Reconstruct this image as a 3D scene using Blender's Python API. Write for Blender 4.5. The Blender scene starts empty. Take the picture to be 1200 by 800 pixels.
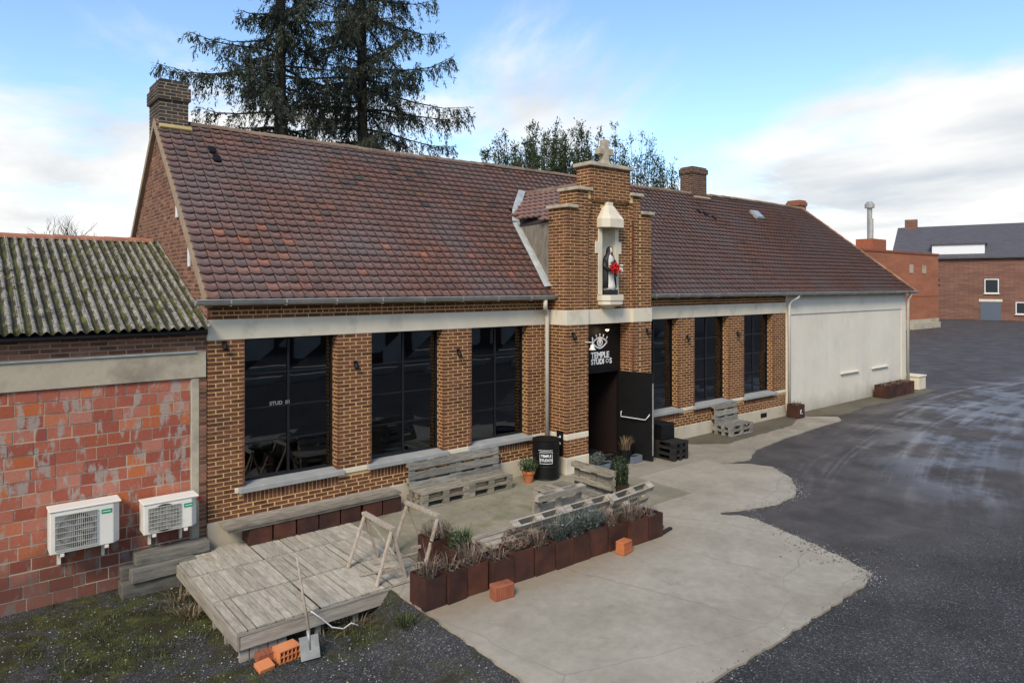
import bpy, math, random
import numpy as np
from mathutils import Vector, Matrix
random.seed(7); rng = np.random.default_rng(7)
S = bpy.context.scene
COL = S.collection
R = math.radians

# ------------------------------------------------------------------ camera
F_PX, HOR, TH, CAMH = 816.0, 334.0, math.atan2(1001, 816), 4.17
cam_d = bpy.data.cameras.new('camera'); cam = bpy.data.objects.new('camera', cam_d); COL.objects.link(cam)
cam_d.sensor_width = 36; cam_d.lens = F_PX / 1200 * 36
cam_d.shift_y = -(400 - HOR) / 1200
cam_d.clip_end = 3000
cam.location = (0, 0, CAMH)
cam.rotation_euler = (R(90), 0, TH - R(90))
S.camera = cam

# ------------------------------------------------------------------ sky, sun, exposure
SUN_EL, SUN_AZ = R(42), R(215)      # azimuth measured anticlockwise from +x, direction TO the sun
w = bpy.data.worlds.new('World'); S.world = w; w.use_nodes = True
nt = w.node_tree; nt.nodes.clear()
def N(nt, t, **k):
    n = nt.nodes.new(t)
    for a, b in k.items():
        setattr(n, a, b)
    return n
def L(nt, a, b): nt.links.new(a, b)
out = N(nt, 'ShaderNodeOutputWorld'); bg = N(nt, 'ShaderNodeBackground')
sky = N(nt, 'ShaderNodeTexSky'); sky.sky_type = 'NISHITA'; sky.sun_disc = False
sky.sun_elevation = SUN_EL; sky.sun_rotation = R(90) - SUN_AZ
sky.air_density = 1.0; sky.dust_density = 0.6; sky.ozone_density = 1.6
bg.inputs['Strength'].default_value = 0.12
tc = N(nt, 'ShaderNodeTexCoord'); sep = N(nt, 'ShaderNodeSeparateXYZ'); L(nt, tc.outputs['Generated'], sep.inputs[0])
def MATH(nt, op, a, b=None, clamp=False):
    n = N(nt, 'ShaderNodeMath', operation=op); n.use_clamp = clamp
    for i, v in enumerate((a, b)):
        if v is None: continue
        if hasattr(v, 'is_output'): L(nt, v, n.inputs[i])
        else: n.inputs[i].default_value = v
    return n.outputs[0]
zc = MATH(nt, 'MAXIMUM', sep.outputs[2], 0.0)
den = MATH(nt, 'ADD', zc, 0.16)
cx = MATH(nt, 'DIVIDE', sep.outputs[0], den); cy = MATH(nt, 'DIVIDE', sep.outputs[1], den)
comb = N(nt, 'ShaderNodeCombineXYZ'); L(nt, cx, comb.inputs[0]); L(nt, cy, comb.inputs[1])
comb.inputs[2].default_value = 3.1
n1 = N(nt, 'ShaderNodeTexNoise'); n1.inputs['Scale'].default_value = 0.75; n1.inputs['Detail'].default_value = 12; n1.inputs['Roughness'].default_value = 0.6
n1.inputs['Distortion'].default_value = 0.5
L(nt, comb.outputs[0], n1.inputs['Vector'])
low = MATH(nt, 'MULTIPLY', MATH(nt, 'SUBTRACT', 0.33, zc), 0.75)     # more cloud towards the horizon
cov = MATH(nt, 'ADD', n1.outputs[0], low)
mr = N(nt, 'ShaderNodeMapRange'); mr.interpolation_type = 'SMOOTHSTEP'
L(nt, cov, mr.inputs[0]); mr.inputs[1].default_value = 0.465; mr.inputs[2].default_value = 0.65; mr.inputs[3].default_value = 0.0; mr.inputs[4].default_value = 0.98
n2 = N(nt, 'ShaderNodeTexNoise'); n2.inputs['Scale'].default_value = 1.7; n2.inputs['Detail'].default_value = 6
mp2 = N(nt, 'ShaderNodeMapping'); mp2.inputs['Location'].default_value = (4.2, 1.3, 8.0); mp2.inputs['Scale'].default_value = (1, 0.55, 1)
L(nt, comb.outputs[0], mp2.inputs[0]); L(nt, mp2.outputs[0], n2.inputs['Vector'])
cr = N(nt, 'ShaderNodeValToRGB')
cr.color_ramp.elements[0].position = 0.30; cr.color_ramp.elements[0].color = (2.5, 2.7, 2.9, 1)
cr.color_ramp.elements[1].position = 0.56; cr.color_ramp.elements[1].color = (4.1, 4.05, 3.95, 1)
L(nt, n2.outputs[0], cr.inputs[0])
skyg = N(nt, 'ShaderNodeMixRGB', blend_type='MULTIPLY'); skyg.inputs[0].default_value = 1.0
L(nt, sky.outputs[0], skyg.inputs[1]); skyg.inputs[2].default_value = (0.82, 0.90, 0.95, 1)
mx = N(nt, 'ShaderNodeMixRGB'); L(nt, mr.outputs[0], mx.inputs[0]); L(nt, skyg.outputs[0], mx.inputs[1]); L(nt, cr.outputs[0], mx.inputs[2])
L(nt, mx.outputs[0], bg.inputs[0]); L(nt, bg.outputs[0], out.inputs[0])

sd = bpy.data.lights.new('sun', 'SUN'); sd.energy = 1.5; sd.angle = R(18); sd.color = (1.0, 0.88, 0.72)
so = bpy.data.objects.new('sun', sd); COL.objects.link(so)
sdir = Vector((math.cos(SUN_EL) * math.cos(SUN_AZ), math.cos(SUN_EL) * math.sin(SUN_AZ), math.sin(SUN_EL)))
so.rotation_euler = (-sdir).to_track_quat('-Z', 'Y').to_euler(); so.location = (-10, -10, 20)

S.view_settings.view_transform = 'Standard'; S.view_settings.look = 'None'
S.view_settings.exposure = 1.12; S.view_settings.gamma = 1.0
S.cycles.use_denoising = True
S.cycles.max_bounces = 6; S.cycles.diffuse_bounces = 3; S.cycles.glossy_bounces = 3; S.cycles.transparent_max_bounces = 8
S.cycles.caustics_reflective = False; S.cycles.caustics_refractive = False

# ------------------------------------------------------------------ helpers: materials
def lin(c):   # sRGB 0..255 -> linear
    return tuple(((v / 255) / 12.92 if v / 255 <= 0.04045 else (((v / 255) + 0.055) / 1.055) ** 2.4) for v in c)
def warm(c, k=(1.05, 1.0, 0.885)): return tuple(a * b for a, b in zip(c, k))
def newmat(name):
    m = bpy.data.materials.new(name); m.use_nodes = True
    nt = m.node_tree; b = nt.nodes['Principled BSDF']
    return m, nt, b
def ramp(nt, stops, fac, interp='LINEAR'):
    r = N(nt, 'ShaderNodeValToRGB'); r.color_ramp.interpolation = interp
    els = r.color_ramp.elements
    while len(els) < len(stops): els.new(0.5)
    for e, (p, c) in zip(els, stops):
        e.position = p; e.color = (*c[:3], 1)
    L(nt, fac, r.inputs[0]); return r.outputs[0]
def noise(nt, scale, detail=4, rough=0.55, vec=None, dist=0.0, stretch=None, four=False):
    n = N(nt, 'ShaderNodeTexNoise')
    n.inputs['Scale'].default_value = scale; n.inputs['Detail'].default_value = detail
    n.inputs['Roughness'].default_value = rough; n.inputs['Distortion'].default_value = dist
    if vec is None:
        t = N(nt, 'ShaderNodeTexCoord'); vec = t.outputs['Object']
    if stretch:
        mp = N(nt, 'ShaderNodeMapping'); mp.inputs['Scale'].default_value = stretch
        L(nt, vec, mp.inputs[0]); vec = mp.outputs[0]
    L(nt, vec, n.inputs['Vector'])
    if four:
        n.noise_dimensions = '4D'
        oi = N(nt, 'ShaderNodeObjectInfo')
        at = N(nt, 'ShaderNodeAttribute', attribute_name='rnd')
        L(nt, MATH(nt, 'ADD', MATH(nt, 'MULTIPLY', oi.outputs['Random'], 37.0), MATH(nt, 'MULTIPLY', at.outputs['Fac'], 17.0)), n.inputs['W'])
    return n.outputs['Fac']
def mixc(nt, fac, a, b, mode='MIX'):
    n = N(nt, 'ShaderNodeMixRGB', blend_type=mode)
    for i, v in enumerate((fac, a, b)):
        if hasattr(v, 'is_output'): L(nt, v, n.inputs[i])
        elif i == 0: n.inputs[0].default_value = v
        else: n.inputs[i].default_value = (*v[:3], 1)
    return n.outputs[0]
def bump(nt, b, h, strength=0.3, dist=0.02):
    n = N(nt, 'ShaderNodeBump'); n.inputs['Strength'].default_value = strength; n.inputs['Distance'].default_value = dist
    L(nt, h, n.inputs['Height']); L(nt, n.outputs[0], b.inputs['Normal'])
def MAT(name, cols, scale=6, rough=0.8, bmp=0.3, bdist=0.01, rnd=0.0, stretch=None, metal=0.0, spec=0.3, stains=None, detail=6):
    """cols: list of linear colours spread over a noise; stains: (colour, scale, lo, hi)"""
    m, nt, b = newmat(name); cols = [warm(c) for c in cols]
    f = noise(nt, scale, detail, 0.62, stretch=stretch, four=True)
    n = len(cols)
    c = ramp(nt, [(0.3 + 0.4 * i / max(1, n - 1), cols[i]) for i in range(n)], f) if n > 1 else None
    if c is None:
        rgb = N(nt, 'ShaderNodeRGB'); rgb.outputs[0].default_value = (*cols[0], 1); c = rgb.outputs[0]
    if stains:
        for (sc, ss, lo, hi) in stains:
            sf = noise(nt, ss, 5, 0.6, four=True)
            mr = N(nt, 'ShaderNodeMapRange'); L(nt, sf, mr.inputs[0]); mr.inputs[1].default_value = lo; mr.inputs[2].default_value = hi
            c = mixc(nt, mr.outputs[0], c, sc)
    if rnd:
        at = N(nt, 'ShaderNodeAttribute', attribute_name='rnd')
        oi = N(nt, 'ShaderNodeObjectInfo')
        v = MATH(nt, 'FRACT', MATH(nt, 'ADD', at.outputs['Fac'], MATH(nt, 'MULTIPLY', oi.outputs['Random'], 1.0)))
        k = MATH(nt, 'ADD', MATH(nt, 'MULTIPLY', v, 2 * rnd), 1 - rnd)
        cb = N(nt, 'ShaderNodeCombineXYZ')
        for i in range(3): L(nt, k, cb.inputs[i])
        c = mixc(nt, 1.0, c, cb.outputs[0], 'MULTIPLY')
    L(nt, c, b.inputs['Base Color'])
    b.inputs['Roughness'].default_value = rough; b.inputs['Metallic'].default_value = metal
    b.inputs['Specular IOR Level'].default_value = spec
    if bmp:
        h = noise(nt, scale * 5, 5, 0.65, stretch=stretch, four=True)
        bump(nt, b, h, bmp, bdist)
    return m
def PLAIN(name, col, rough=0.5, metal=0.0, spec=0.4, emit=None, es=1.0):
    m, nt, b = newmat(name); b.inputs['Base Color'].default_value = (*col, 1)
    b.inputs['Roughness'].default_value = rough; b.inputs['Metallic'].default_value = metal; b.inputs['Specular IOR Level'].default_value = spec
    if emit:
        b.inputs['Emission Color'].default_value = (*emit, 1); b.inputs['Emission Strength'].default_value = es
    return m

# ------------------------------------------------------------------ helpers: meshes
class MB:
    """collects shapes, links them as one mesh object"""
    def __init__(s): s.v = []; s.f = []; s.r = []; s.n = 0
    def add(s, verts, faces, rnd=0.0):
        o = s.n; s.v.extend(verts); s.n += len(verts)
        for f in faces:
            s.f.append(tuple(i + o for i in f)); s.r.append(rnd)
    def box(s, x0, x1, y0, y1, z0, z1, rnd=0.0):
        s.add([(x0, y0, z0), (x1, y0, z0), (x1, y1, z0), (x0, y1, z0), (x0, y0, z1), (x1, y0, z1), (x1, y1, z1), (x0, y1, z1)],
              [(0, 3, 2, 1), (4, 5, 6, 7), (0, 1, 5, 4), (1, 2, 6, 5), (2, 3, 7, 6), (3, 0, 4, 7)], rnd)
    def obox(s, c, ax, ay, az, hx, hy, hz, rnd=0.0):
        c, ax, ay, az = Vector(c), Vector(ax), Vector(ay), Vector(az)
        P = lambda i, j, k: tuple(c + ax * (hx * i) + ay * (hy * j) + az * (hz * k))
        s.add([P(-1, -1, -1), P(1, -1, -1), P(1, 1, -1), P(-1, 1, -1), P(-1, -1, 1), P(1, -1, 1), P(1, 1, 1), P(-1, 1, 1)],
              [(0, 3, 2, 1), (4, 5, 6, 7), (0, 1, 5, 4), (1, 2, 6, 5), (2, 3, 7, 6), (3, 0, 4, 7)], rnd)
    def bar(s, a, b, wdt, hgt, up=(0, 0, 1), rnd=0.0):
        a, b = Vector(a), Vector(b); d = (b - a); l = d.length; d.normalize()
        up = Vector(up); sd_ = d.cross(up)
        if sd_.length < 1e-4: sd_ = d.cross(Vector((1, 0, 0)))
        sd_.normalize(); u2 = sd_.cross(d)
        s.obox((a + b) / 2, d, sd_, u2, l / 2, wdt / 2, hgt / 2, rnd)
    def tube(s, pts, rad, n=8, caps=True, rnd=0.0):
        pts = [Vector(p) for p in pts]; rads = rad if hasattr(rad, '__len__') else [rad] * len(pts)
        prev = None; rings = []
        for i, p in enumerate(pts):
            d = (pts[min(i + 1, len(pts) - 1)] - pts[max(i - 1, 0)]).normalized()
            if prev is None:
                a = d.cross(Vector((0, 0, 1)));
                if a.length < 1e-3: a = d.cross(Vector((1, 0, 0)))
            else: a = prev - d * prev.dot(d)
            a.normalize(); prev = a; b = d.cross(a)
            rings.append([tuple(p + (a * math.cos(t) + b * math.sin(t)) * rads[i]) for t in [2 * math.pi * k / n for k in range(n)]])
        vs = [v for r in rings for v in r]; fs = []
        for i in range(len(pts) - 1):
            for k in range(n):
                fs.append((i * n + k, i * n + (k + 1) % n, (i + 1) * n + (k + 1) % n, (i + 1) * n + k))
        if caps: fs += [tuple(range(n))[::-1], tuple((len(pts) - 1) * n + k for k in range(n))]
        s.add(vs, fs, rnd)
    def lathe(s, prof, c=(0, 0, 0), n=20, sx=1, sy=1, rnd=0.0):
        vs = []; fs = []
        for r, z in prof:
            for k in range(n):
                t = 2 * math.pi * k / n; vs.append((c[0] + r * sx * math.cos(t), c[1] + r * sy * math.sin(t), c[2] + z))
        for i in range(len(prof) - 1):
            for k in range(n): fs.append((i * n + k, i * n + (k + 1) % n, (i + 1) * n + (k + 1) % n, (i + 1) * n + k))
        fs.append(tuple(range(n))[::-1]); fs.append(tuple((len(prof) - 1) * n + k for k in range(n)))
        s.add(vs, fs, rnd)
    def prism(s, poly, axis, a0, a1, rnd=0.0):
        """poly in the two other axes (order x,y,z without axis)"""
        n = len(poly)
        def mk(p, a):
            if axis == 'x': return (a, p[0], p[1])
            if axis == 'y': return (p[0], a, p[1])
            return (p[0], p[1], a)
        vs = [mk(p, a0) for p in poly] + [mk(p, a1) for p in poly]
        fs = [tuple(range(n)), tuple(range(2 * n - 1, n - 1, -1))] + [(i, i + n, (i + 1) % n + n, (i + 1) % n) for i in range(n)]
        s.add(vs, fs, rnd)
    def build(s, name, mat, parent=None, loc=None, smooth=False, off=None, bevel=0.0, fixn=True):
        me = s.mesh(name, mat, off, smooth, fixn)
        return link(name, me, parent, loc, bevel)
    def mesh(s, name, mat, off=None, smooth=False, fixn=True):
        me = bpy.data.meshes.new(name)
        v = np.array(s.v, dtype=np.float32).reshape(-1, 3)
        if off is not None: v = v - np.array(off, dtype=np.float32)
        me.from_pydata(v.tolist(), [], s.f)
        if fixn and len(s.f) < 6000:
            import bmesh
            bm = bmesh.new(); bm.from_mesh(me); bmesh.ops.recalc_face_normals(bm, faces=bm.faces); bm.to_mesh(me); bm.free()
        at = me.attributes.new('rnd', 'FLOAT', 'FACE'); at.data.foreach_set('value', np.array(s.r, dtype=np.float32))
        me.materials.append(mat)
        if smooth: me.polygons.foreach_set('use_smooth', [True] * len(me.polygons))
        me.update(); return me
def link(name, me, parent=None, loc=None, bevel=0.0):
    o = bpy.data.objects.new(name, me); COL.objects.link(o)
    if parent is not None: o.parent = parent
    if loc is not None: o.location = loc
    if bevel:
        b = o.modifiers.new('bevel', 'BEVEL'); b.width = bevel; b.segments = 2; b.limit_method = 'ANGLE'
    return o
def fast_mesh(name, verts, quads, rnd, mat, n=4, smooth=False):
    """numpy: verts (k,3), quads (m,n)"""
    me = bpy.data.meshes.new(name)
    verts = np.asarray(verts, dtype=np.float32); quads = np.asarray(quads, dtype=np.int32)
    me.vertices.add(len(verts)); me.vertices.foreach_set('co', verts.ravel())
    me.loops.add(quads.size); me.loops.foreach_set('vertex_index', quads.ravel())
    me.polygons.add(len(quads)); me.polygons.foreach_set('loop_start', np.arange(len(quads), dtype=np.int32) * n)
    at = me.attributes.new('rnd', 'FLOAT', 'FACE'); at.data.foreach_set('value', np.asarray(rnd, dtype=np.float32))
    me.materials.append(mat)
    if smooth: me.polygons.foreach_set('use_smooth', np.ones(len(quads), dtype=bool))
    me.update(calc_edges=True); me.validate(); return me
def tag(o, label=None, cat=None, group=None, kind=None):
    if label: o['label'] = label
    if cat: o['category'] = cat
    if group: o['group'] = group
    if kind: o['kind'] = kind
    return o
def thing(name, label, cat, loc=(0, 0, 0), rz=0.0, group=None):
    o = bpy.data.objects.new(name, None); COL.objects.link(o); o.location = loc; o.rotation_euler = (0, 0, rz)
    o.empty_display_size = 0.2
    return tag(o, label, cat, group)
def copy_tree(o, parent=None):
    c = o.copy(); COL.objects.link(c); c.parent = parent
    for ch in [x for x in bpy.data.objects if x.parent == o]: copy_tree(ch, c)
    return c
def text_mesh(name, txt, size, mat, parent, mw, bold=0.0, ext=0.002, align='CENTER', sx=1.0):
    cu = bpy.data.curves.new(name, 'FONT'); cu.body = txt; cu.size = size; cu.extrude = ext; cu.offset = bold; cu.align_x = align
    t = bpy.data.objects.new(name, cu); COL.objects.link(t)
    dg = bpy.context.evaluated_depsgraph_get(); me = bpy.data.meshes.new_from_object(t.evaluated_get(dg))
    bpy.data.objects.remove(t); me.materials.clear(); me.materials.append(mat)
    me.transform(mw @ Matrix.Diagonal((sx, 1, 1, 1)))
    return link(name, me, parent)

# ------------------------------------------------------------------ materials
MORTAR = MAT('mortar', [(0.50, 0.325, 0.145), (0.68, 0.47, 0.225), (0.57, 0.40, 0.215)], scale=9, rough=0.95, bmp=0.5, bdist=0.004, stains=[((0.25, 0.20, 0.15), 0.9, 0.55, 0.8)])
BRICK = MAT('brick', [(0.090, 0.040, 0.026), (0.145, 0.060, 0.036), (0.185, 0.08, 0.046)], scale=14, rough=0.9, bmp=0.6, bdist=0.004, rnd=0.33, spec=0.2)
OLDMORTAR = MAT('old_mortar', [(0.24, 0.19, 0.14), (0.34, 0.27, 0.20)], scale=8, rough=0.95, bmp=0.5)
OLDBRICK = MAT('old_brick', [(0.10, 0.05, 0.038), (0.19, 0.088, 0.06), (0.235, 0.125, 0.09)], scale=3, rough=0.95, bmp=0.6, rnd=0.42, spec=0.2)
SOOTBRICK = MAT('soot_brick', [(0.028, 0.026, 0.028), (0.055, 0.046, 0.044), (0.11, 0.062, 0.05)], scale=2.0, rough=0.95, bmp=0.6, rnd=0.3, spec=0.2)
LICHENMORTAR = MAT('lichen_mortar', [(0.26, 0.235, 0.18), (0.42, 0.385, 0.30)], scale=6, rough=0.95)
STONE = MAT('cream_stone', [(0.58, 0.54, 0.45), (0.70, 0.655, 0.565)], scale=1.6, rough=0.85, bmp=0.25, bdist=0.004, stains=[((0.38, 0.34, 0.27), 2.2, 0.55, 0.85)])
PLINTHM = MAT('plinth_render', [(0.45, 0.41, 0.33), (0.55, 0.50, 0.42)], scale=2.2, rough=0.9, bmp=0.3, stains=[((0.26, 0.24, 0.17), 1.4, 0.55, 0.8)])
BLUESTONE = MAT('bluestone', [(0.26, 0.275, 0.29), (0.36, 0.375, 0.385)], scale=3, rough=0.65, bmp=0.2, stains=[((0.45, 0.45, 0.44), 3, 0.6, 0.8)])
RENDERW = MAT('white_render', [(0.62, 0.595, 0.535), (0.71, 0.685, 0.625)], scale=0.8, rough=0.9, bmp=0.15, bdist=0.004, stains=[((0.47, 0.43, 0.36), 0.55, 0.56, 0.95), ((0.70, 0.68, 0.64), 3.5, 0.55, 0.8)])
ZINC = MAT('zinc', [(0.28, 0.285, 0.29), (0.46, 0.465, 0.465)], scale=3, rough=0.45, bmp=0.1, metal=0.4, spec=0.5)
LEADM = MAT('lead_flashing', [(0.30, 0.33, 0.35), (0.52, 0.55, 0.57)], scale=5, rough=0.5, bmp=0.4, metal=0.3)
WHITEPIPE = MAT('pipe_paint', [(0.47, 0.46, 0.43), (0.58, 0.57, 0.54)], scale=3, rough=0.5, bmp=0.05)
BLACKM = MAT('black_metal', [(0.0045, 0.0045, 0.005), (0.008, 0.008, 0.009)], scale=5, rough=0.5, bmp=0.05, spec=0.25)
FRAMEM = PLAIN('window_frame', (0.012, 0.013, 0.015), 0.4)
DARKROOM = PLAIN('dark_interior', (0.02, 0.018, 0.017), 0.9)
SIGNW = PLAIN('sign_white', (0.78, 0.78, 0.76), 0.6)
RED = MAT('red_petals', [(0.42, 0.008, 0.012), (0.62, 0.02, 0.02)], scale=30, rough=0.6)
WHITEPL = MAT('white_casing', [(0.68, 0.68, 0.66), (0.76, 0.76, 0.74)], scale=2, rough=0.45, bmp=0.03, stains=[((0.55, 0.53, 0.48), 3, 0.6, 0.9)])
GREYPL = PLAIN('grille_grey', (0.22, 0.22, 0.22), 0.5)
GREENL = PLAIN('green_label', (0.0, 0.30, 0.14), 0.5)
WOODG = MAT('weathered_wood', [(0.135, 0.12, 0.10), (0.245, 0.22, 0.19), (0.34, 0.315, 0.275)], scale=2.5, rough=0.9, bmp=0.5, bdist=0.004, rnd=0.24, stretch=(2, 9, 9), spec=0.2)
WOODP = MAT('pallet_wood', [(0.12, 0.108, 0.09), (0.235, 0.215, 0.18), (0.33, 0.305, 0.26)], scale=3, rough=0.92, bmp=0.5, bdist=0.004, rnd=0.28, stretch=(1.5, 9, 9), spec=0.2, stains=[((0.10, 0.11, 0.055), 3, 0.60, 0.9)])
WOODPL = MAT('pallet_wood_pale', [(0.20, 0.18, 0.155), (0.34, 0.31, 0.27), (0.45, 0.42, 0.37)], scale=3, rough=0.92, bmp=0.5, bdist=0.004, rnd=0.22, stretch=(1.5, 9, 9), spec=0.2)
WOODGB = MAT('pallet_wood_grey', [(0.12, 0.115, 0.11), (0.225, 0.22, 0.205), (0.31, 0.305, 0.285)], scale=3, rough=0.92, bmp=0.5, bdist=0.004, rnd=0.25, stretch=(1.5, 9, 9), spec=0.2)
WOODK = MAT('dark_pallet_wood', [(0.012, 0.011, 0.011), (0.03, 0.028, 0.026)], scale=4, rough=0.8, bmp=0.4, rnd=0.3)
WOODF = MAT('deck_fascia', [(0.20, 0.185, 0.165), (0.31, 0.29, 0.265), (0.40, 0.385, 0.36)], scale=2, rough=0.9, bmp=0.5, stretch=(1.2, 8, 8), rnd=0.1)
WOODT = MAT('trestle_wood', [(0.24, 0.20, 0.165), (0.37, 0.32, 0.275), (0.47, 0.42, 0.37)], scale=5, rough=0.85, bmp=0.4, stretch=(6, 6, 1.5), rnd=0.15)
BEAMM = MAT('old_beam', [(0.055, 0.052, 0.047), (0.13, 0.125, 0.115), (0.19, 0.185, 0.17)], scale=3, rough=0.95, bmp=0.6, stretch=(1, 5, 5), rnd=0.2)
CORTEN = MAT('rusted_steel', [(0.028, 0.012, 0.010), (0.058, 0.022, 0.015), (0.10, 0.037, 0.021)], scale=3.2, rough=0.75, bmp=0.35, bdist=0.003, rnd=0.30, spec=0.35, stains=[((0.022, 0.013, 0.012), 2.0, 0.5, 0.75)])
SOIL = MAT('soil', [(0.018, 0.013, 0.010), (0.05, 0.038, 0.028)], scale=25, rough=1.0, bmp=1.0, bdist=0.02)
TERRA = MAT('terracotta', [(0.36, 0.115, 0.045), (0.50, 0.17, 0.07)], scale=6, rough=0.85, bmp=0.2, rnd=0.2)
TERRAO = MAT('orange_clay', [(0.48, 0.16, 0.065), (0.60, 0.23, 0.10)], scale=6, rough=0.85, bmp=0.2, rnd=0.1)
TERRAD = MAT('dull_clay', [(0.20, 0.068, 0.04), (0.33, 0.115, 0.065)], scale=7, rough=0.9, bmp=0.3, rnd=0.1)
CEMENT = MAT('cement_render', [(0.29, 0.26, 0.21), (0.43, 0.39, 0.32), (0.35, 0.315, 0.26)], scale=2.2, rough=0.95, bmp=0.5, stains=[((0.17, 0.15, 0.11), 1.2, 0.55, 0.8)])
BARE = MAT('bark', [(0.022, 0.018, 0.015), (0.055, 0.044, 0.036)], scale=4, rough=0.95, bmp=0.8, stretch=(3, 3, 0.6))
STEELG = MAT('shovel_steel', [(0.22, 0.225, 0.23), (0.40, 0.41, 0.41)], scale=6, rough=0.5, metal=0.3)
SLATE = MAT('slate', [(0.06, 0.06, 0.075), (0.10, 0.098, 0.118)], scale=1.5, rough=0.6, stretch=(1, 1, 8), bmp=0.3)

def terra_block_mat():
    m, nt, b = newmat('clay_block')
    at = N(nt, 'ShaderNodeAttribute', attribute_name='rnd'); oi = N(nt, 'ShaderNodeObjectInfo')
    v = MATH(nt, 'FRACT', MATH(nt, 'ADD', at.outputs['Fac'], oi.outputs['Random']))
    c = ramp(nt, [(0.0, (0.30, 0.070, 0.042)), (0.3, (0.39, 0.105, 0.060)), (0.6, (0.45, 0.140, 0.082)), (0.8, (0.48, 0.20, 0.14)), (0.92, (0.54, 0.145, 0.042)), (1.0, (0.33, 0.08, 0.045))], v)
    t = N(nt, 'ShaderNodeNewGeometry')
    f = noise(nt, 5.5, 5, 0.6, vec=t.outputs['Position'], stretch=(1.5, 1, 0.6))
    mr = N(nt, 'ShaderNodeMapRange'); L(nt, f, mr.inputs[0]); mr.inputs[1].default_value = 0.53; mr.inputs[2].default_value = 0.60
    c = mixc(nt, MATH(nt, 'MULTIPLY', mr.outputs[0], 0.8), c, (0.38, 0.34, 0.285))
    f2 = noise(nt, 30, 4, 0.7, vec=t.outputs['Position'])
    c = mixc(nt, 0.35, c, ramp(nt, [(0.3, (0.35, 0.33, 0.3)), (0.7, (1, 1, 1))], f2), 'MULTIPLY')
    sp = N(nt, 'ShaderNodeSeparateXYZ'); L(nt, t.outputs['Position'], sp.inputs[0])
    f3 = noise(nt, 1.6, 4, 0.6, vec=t.outputs['Position'])
    low = N(nt, 'ShaderNodeMapRange'); L(nt, MATH(nt, 'ADD', sp.outputs[2], MATH(nt, 'MULTIPLY', f3, 0.9)), low.inputs[0])
    low.inputs[1].default_value = 1.15; low.inputs[2].default_value = 0.45     # rising damp and soil splash above the ground
    c = mixc(nt, MATH(nt, 'MULTIPLY', low.outputs[0], 0.65), c, (0.075, 0.038, 0.027))
    L(nt, c, b.inputs['Base Color']); b.inputs['Roughness'].default_value = 0.92
    bump(nt, b, f2, 0.4, 0.006); return m
CLAYBLOCK = terra_block_mat()

def tile_mat(name, stops):
    m, nt, b = newmat(name)
    at = N(nt, 'ShaderNodeAttribute', attribute_name='rnd')
    c = ramp(nt, [(p, warm(q)) for p, q in stops], at.outputs['Fac'])
    g = N(nt, 'ShaderNodeNewGeometry')
    f = noise(nt, 9, 5, 0.65, vec=g.outputs['Position'])
    c = mixc(nt, 0.75, c, ramp(nt, [(0.3, (0.5, 0.5, 0.52)), (0.7, (1.25, 1.22, 1.2))], f), 'MULTIPLY')
    big = noise(nt, 0.55, 4, 0.6, vec=g.outputs['Position'])
    c = mixc(nt, MATH(nt, 'MULTIPLY', ramp(nt, [(0.42, (0, 0, 0)), (0.66, (1, 1, 1))], big), 0.75), c, (0.180, 0.142, 0.135))
    mo = noise(nt, 2.3, 6, 0.7, vec=g.outputs['Position'])
    c = mixc(nt, MATH(nt, 'MULTIPLY', ramp(nt, [(0.63, (0, 0, 0)), (0.72, (1, 1, 1))], mo), 0.55), c, (0.085, 0.078, 0.045))
    li = noise(nt, 38, 3, 0.6, vec=g.outputs['Position'])
    c = mixc(nt, MATH(nt, 'MULTIPLY', ramp(nt, [(0.66, (0, 0, 0)), (0.72, (1, 1, 1))], li), 0.4), c, (0.42, 0.38, 0.35))
    L(nt, c, b.inputs['Base Color']); b.inputs['Roughness'].default_value = 0.62; b.inputs['Specular IOR Level'].default_value = 0.35
    bump(nt, b, noise(nt, 45, 4, 0.7, vec=g.outputs['Position']), 0.35, 0.006); return m
TILE = tile_mat('roof_tile', [(0.0, (0.08, 0.073, 0.077)), (0.07, (0.135, 0.103, 0.098)), (0.3, (0.182, 0.112, 0.100)), (0.6, (0.22, 0.122, 0.104)), (0.86, (0.26, 0.13, 0.106)), (0.93, (0.33, 0.138, 0.094)), (1.0, (0.40, 0.165, 0.104))])
RIDGEM = MAT('ridge_clay', [(0.11, 0.082, 0.068), (0.21, 0.15, 0.118), (0.16, 0.095, 0.07)], scale=5, rough=0.85, bmp=0.4, rnd=0.25, stains=[((0.16, 0.15, 0.08), 4, 0.55, 0.7)])
HIPM = MAT('hip_clay', [(0.20, 0.105, 0.065), (0.36, 0.18, 0.10)], scale=5, rough=0.85, bmp=0.4, rnd=0.25, stains=[((0.17, 0.15, 0.08), 4, 0.52, 0.7)])
ROOFUND = PLAIN('roof_underlay', (0.035, 0.028, 0.026), 0.95)

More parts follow.
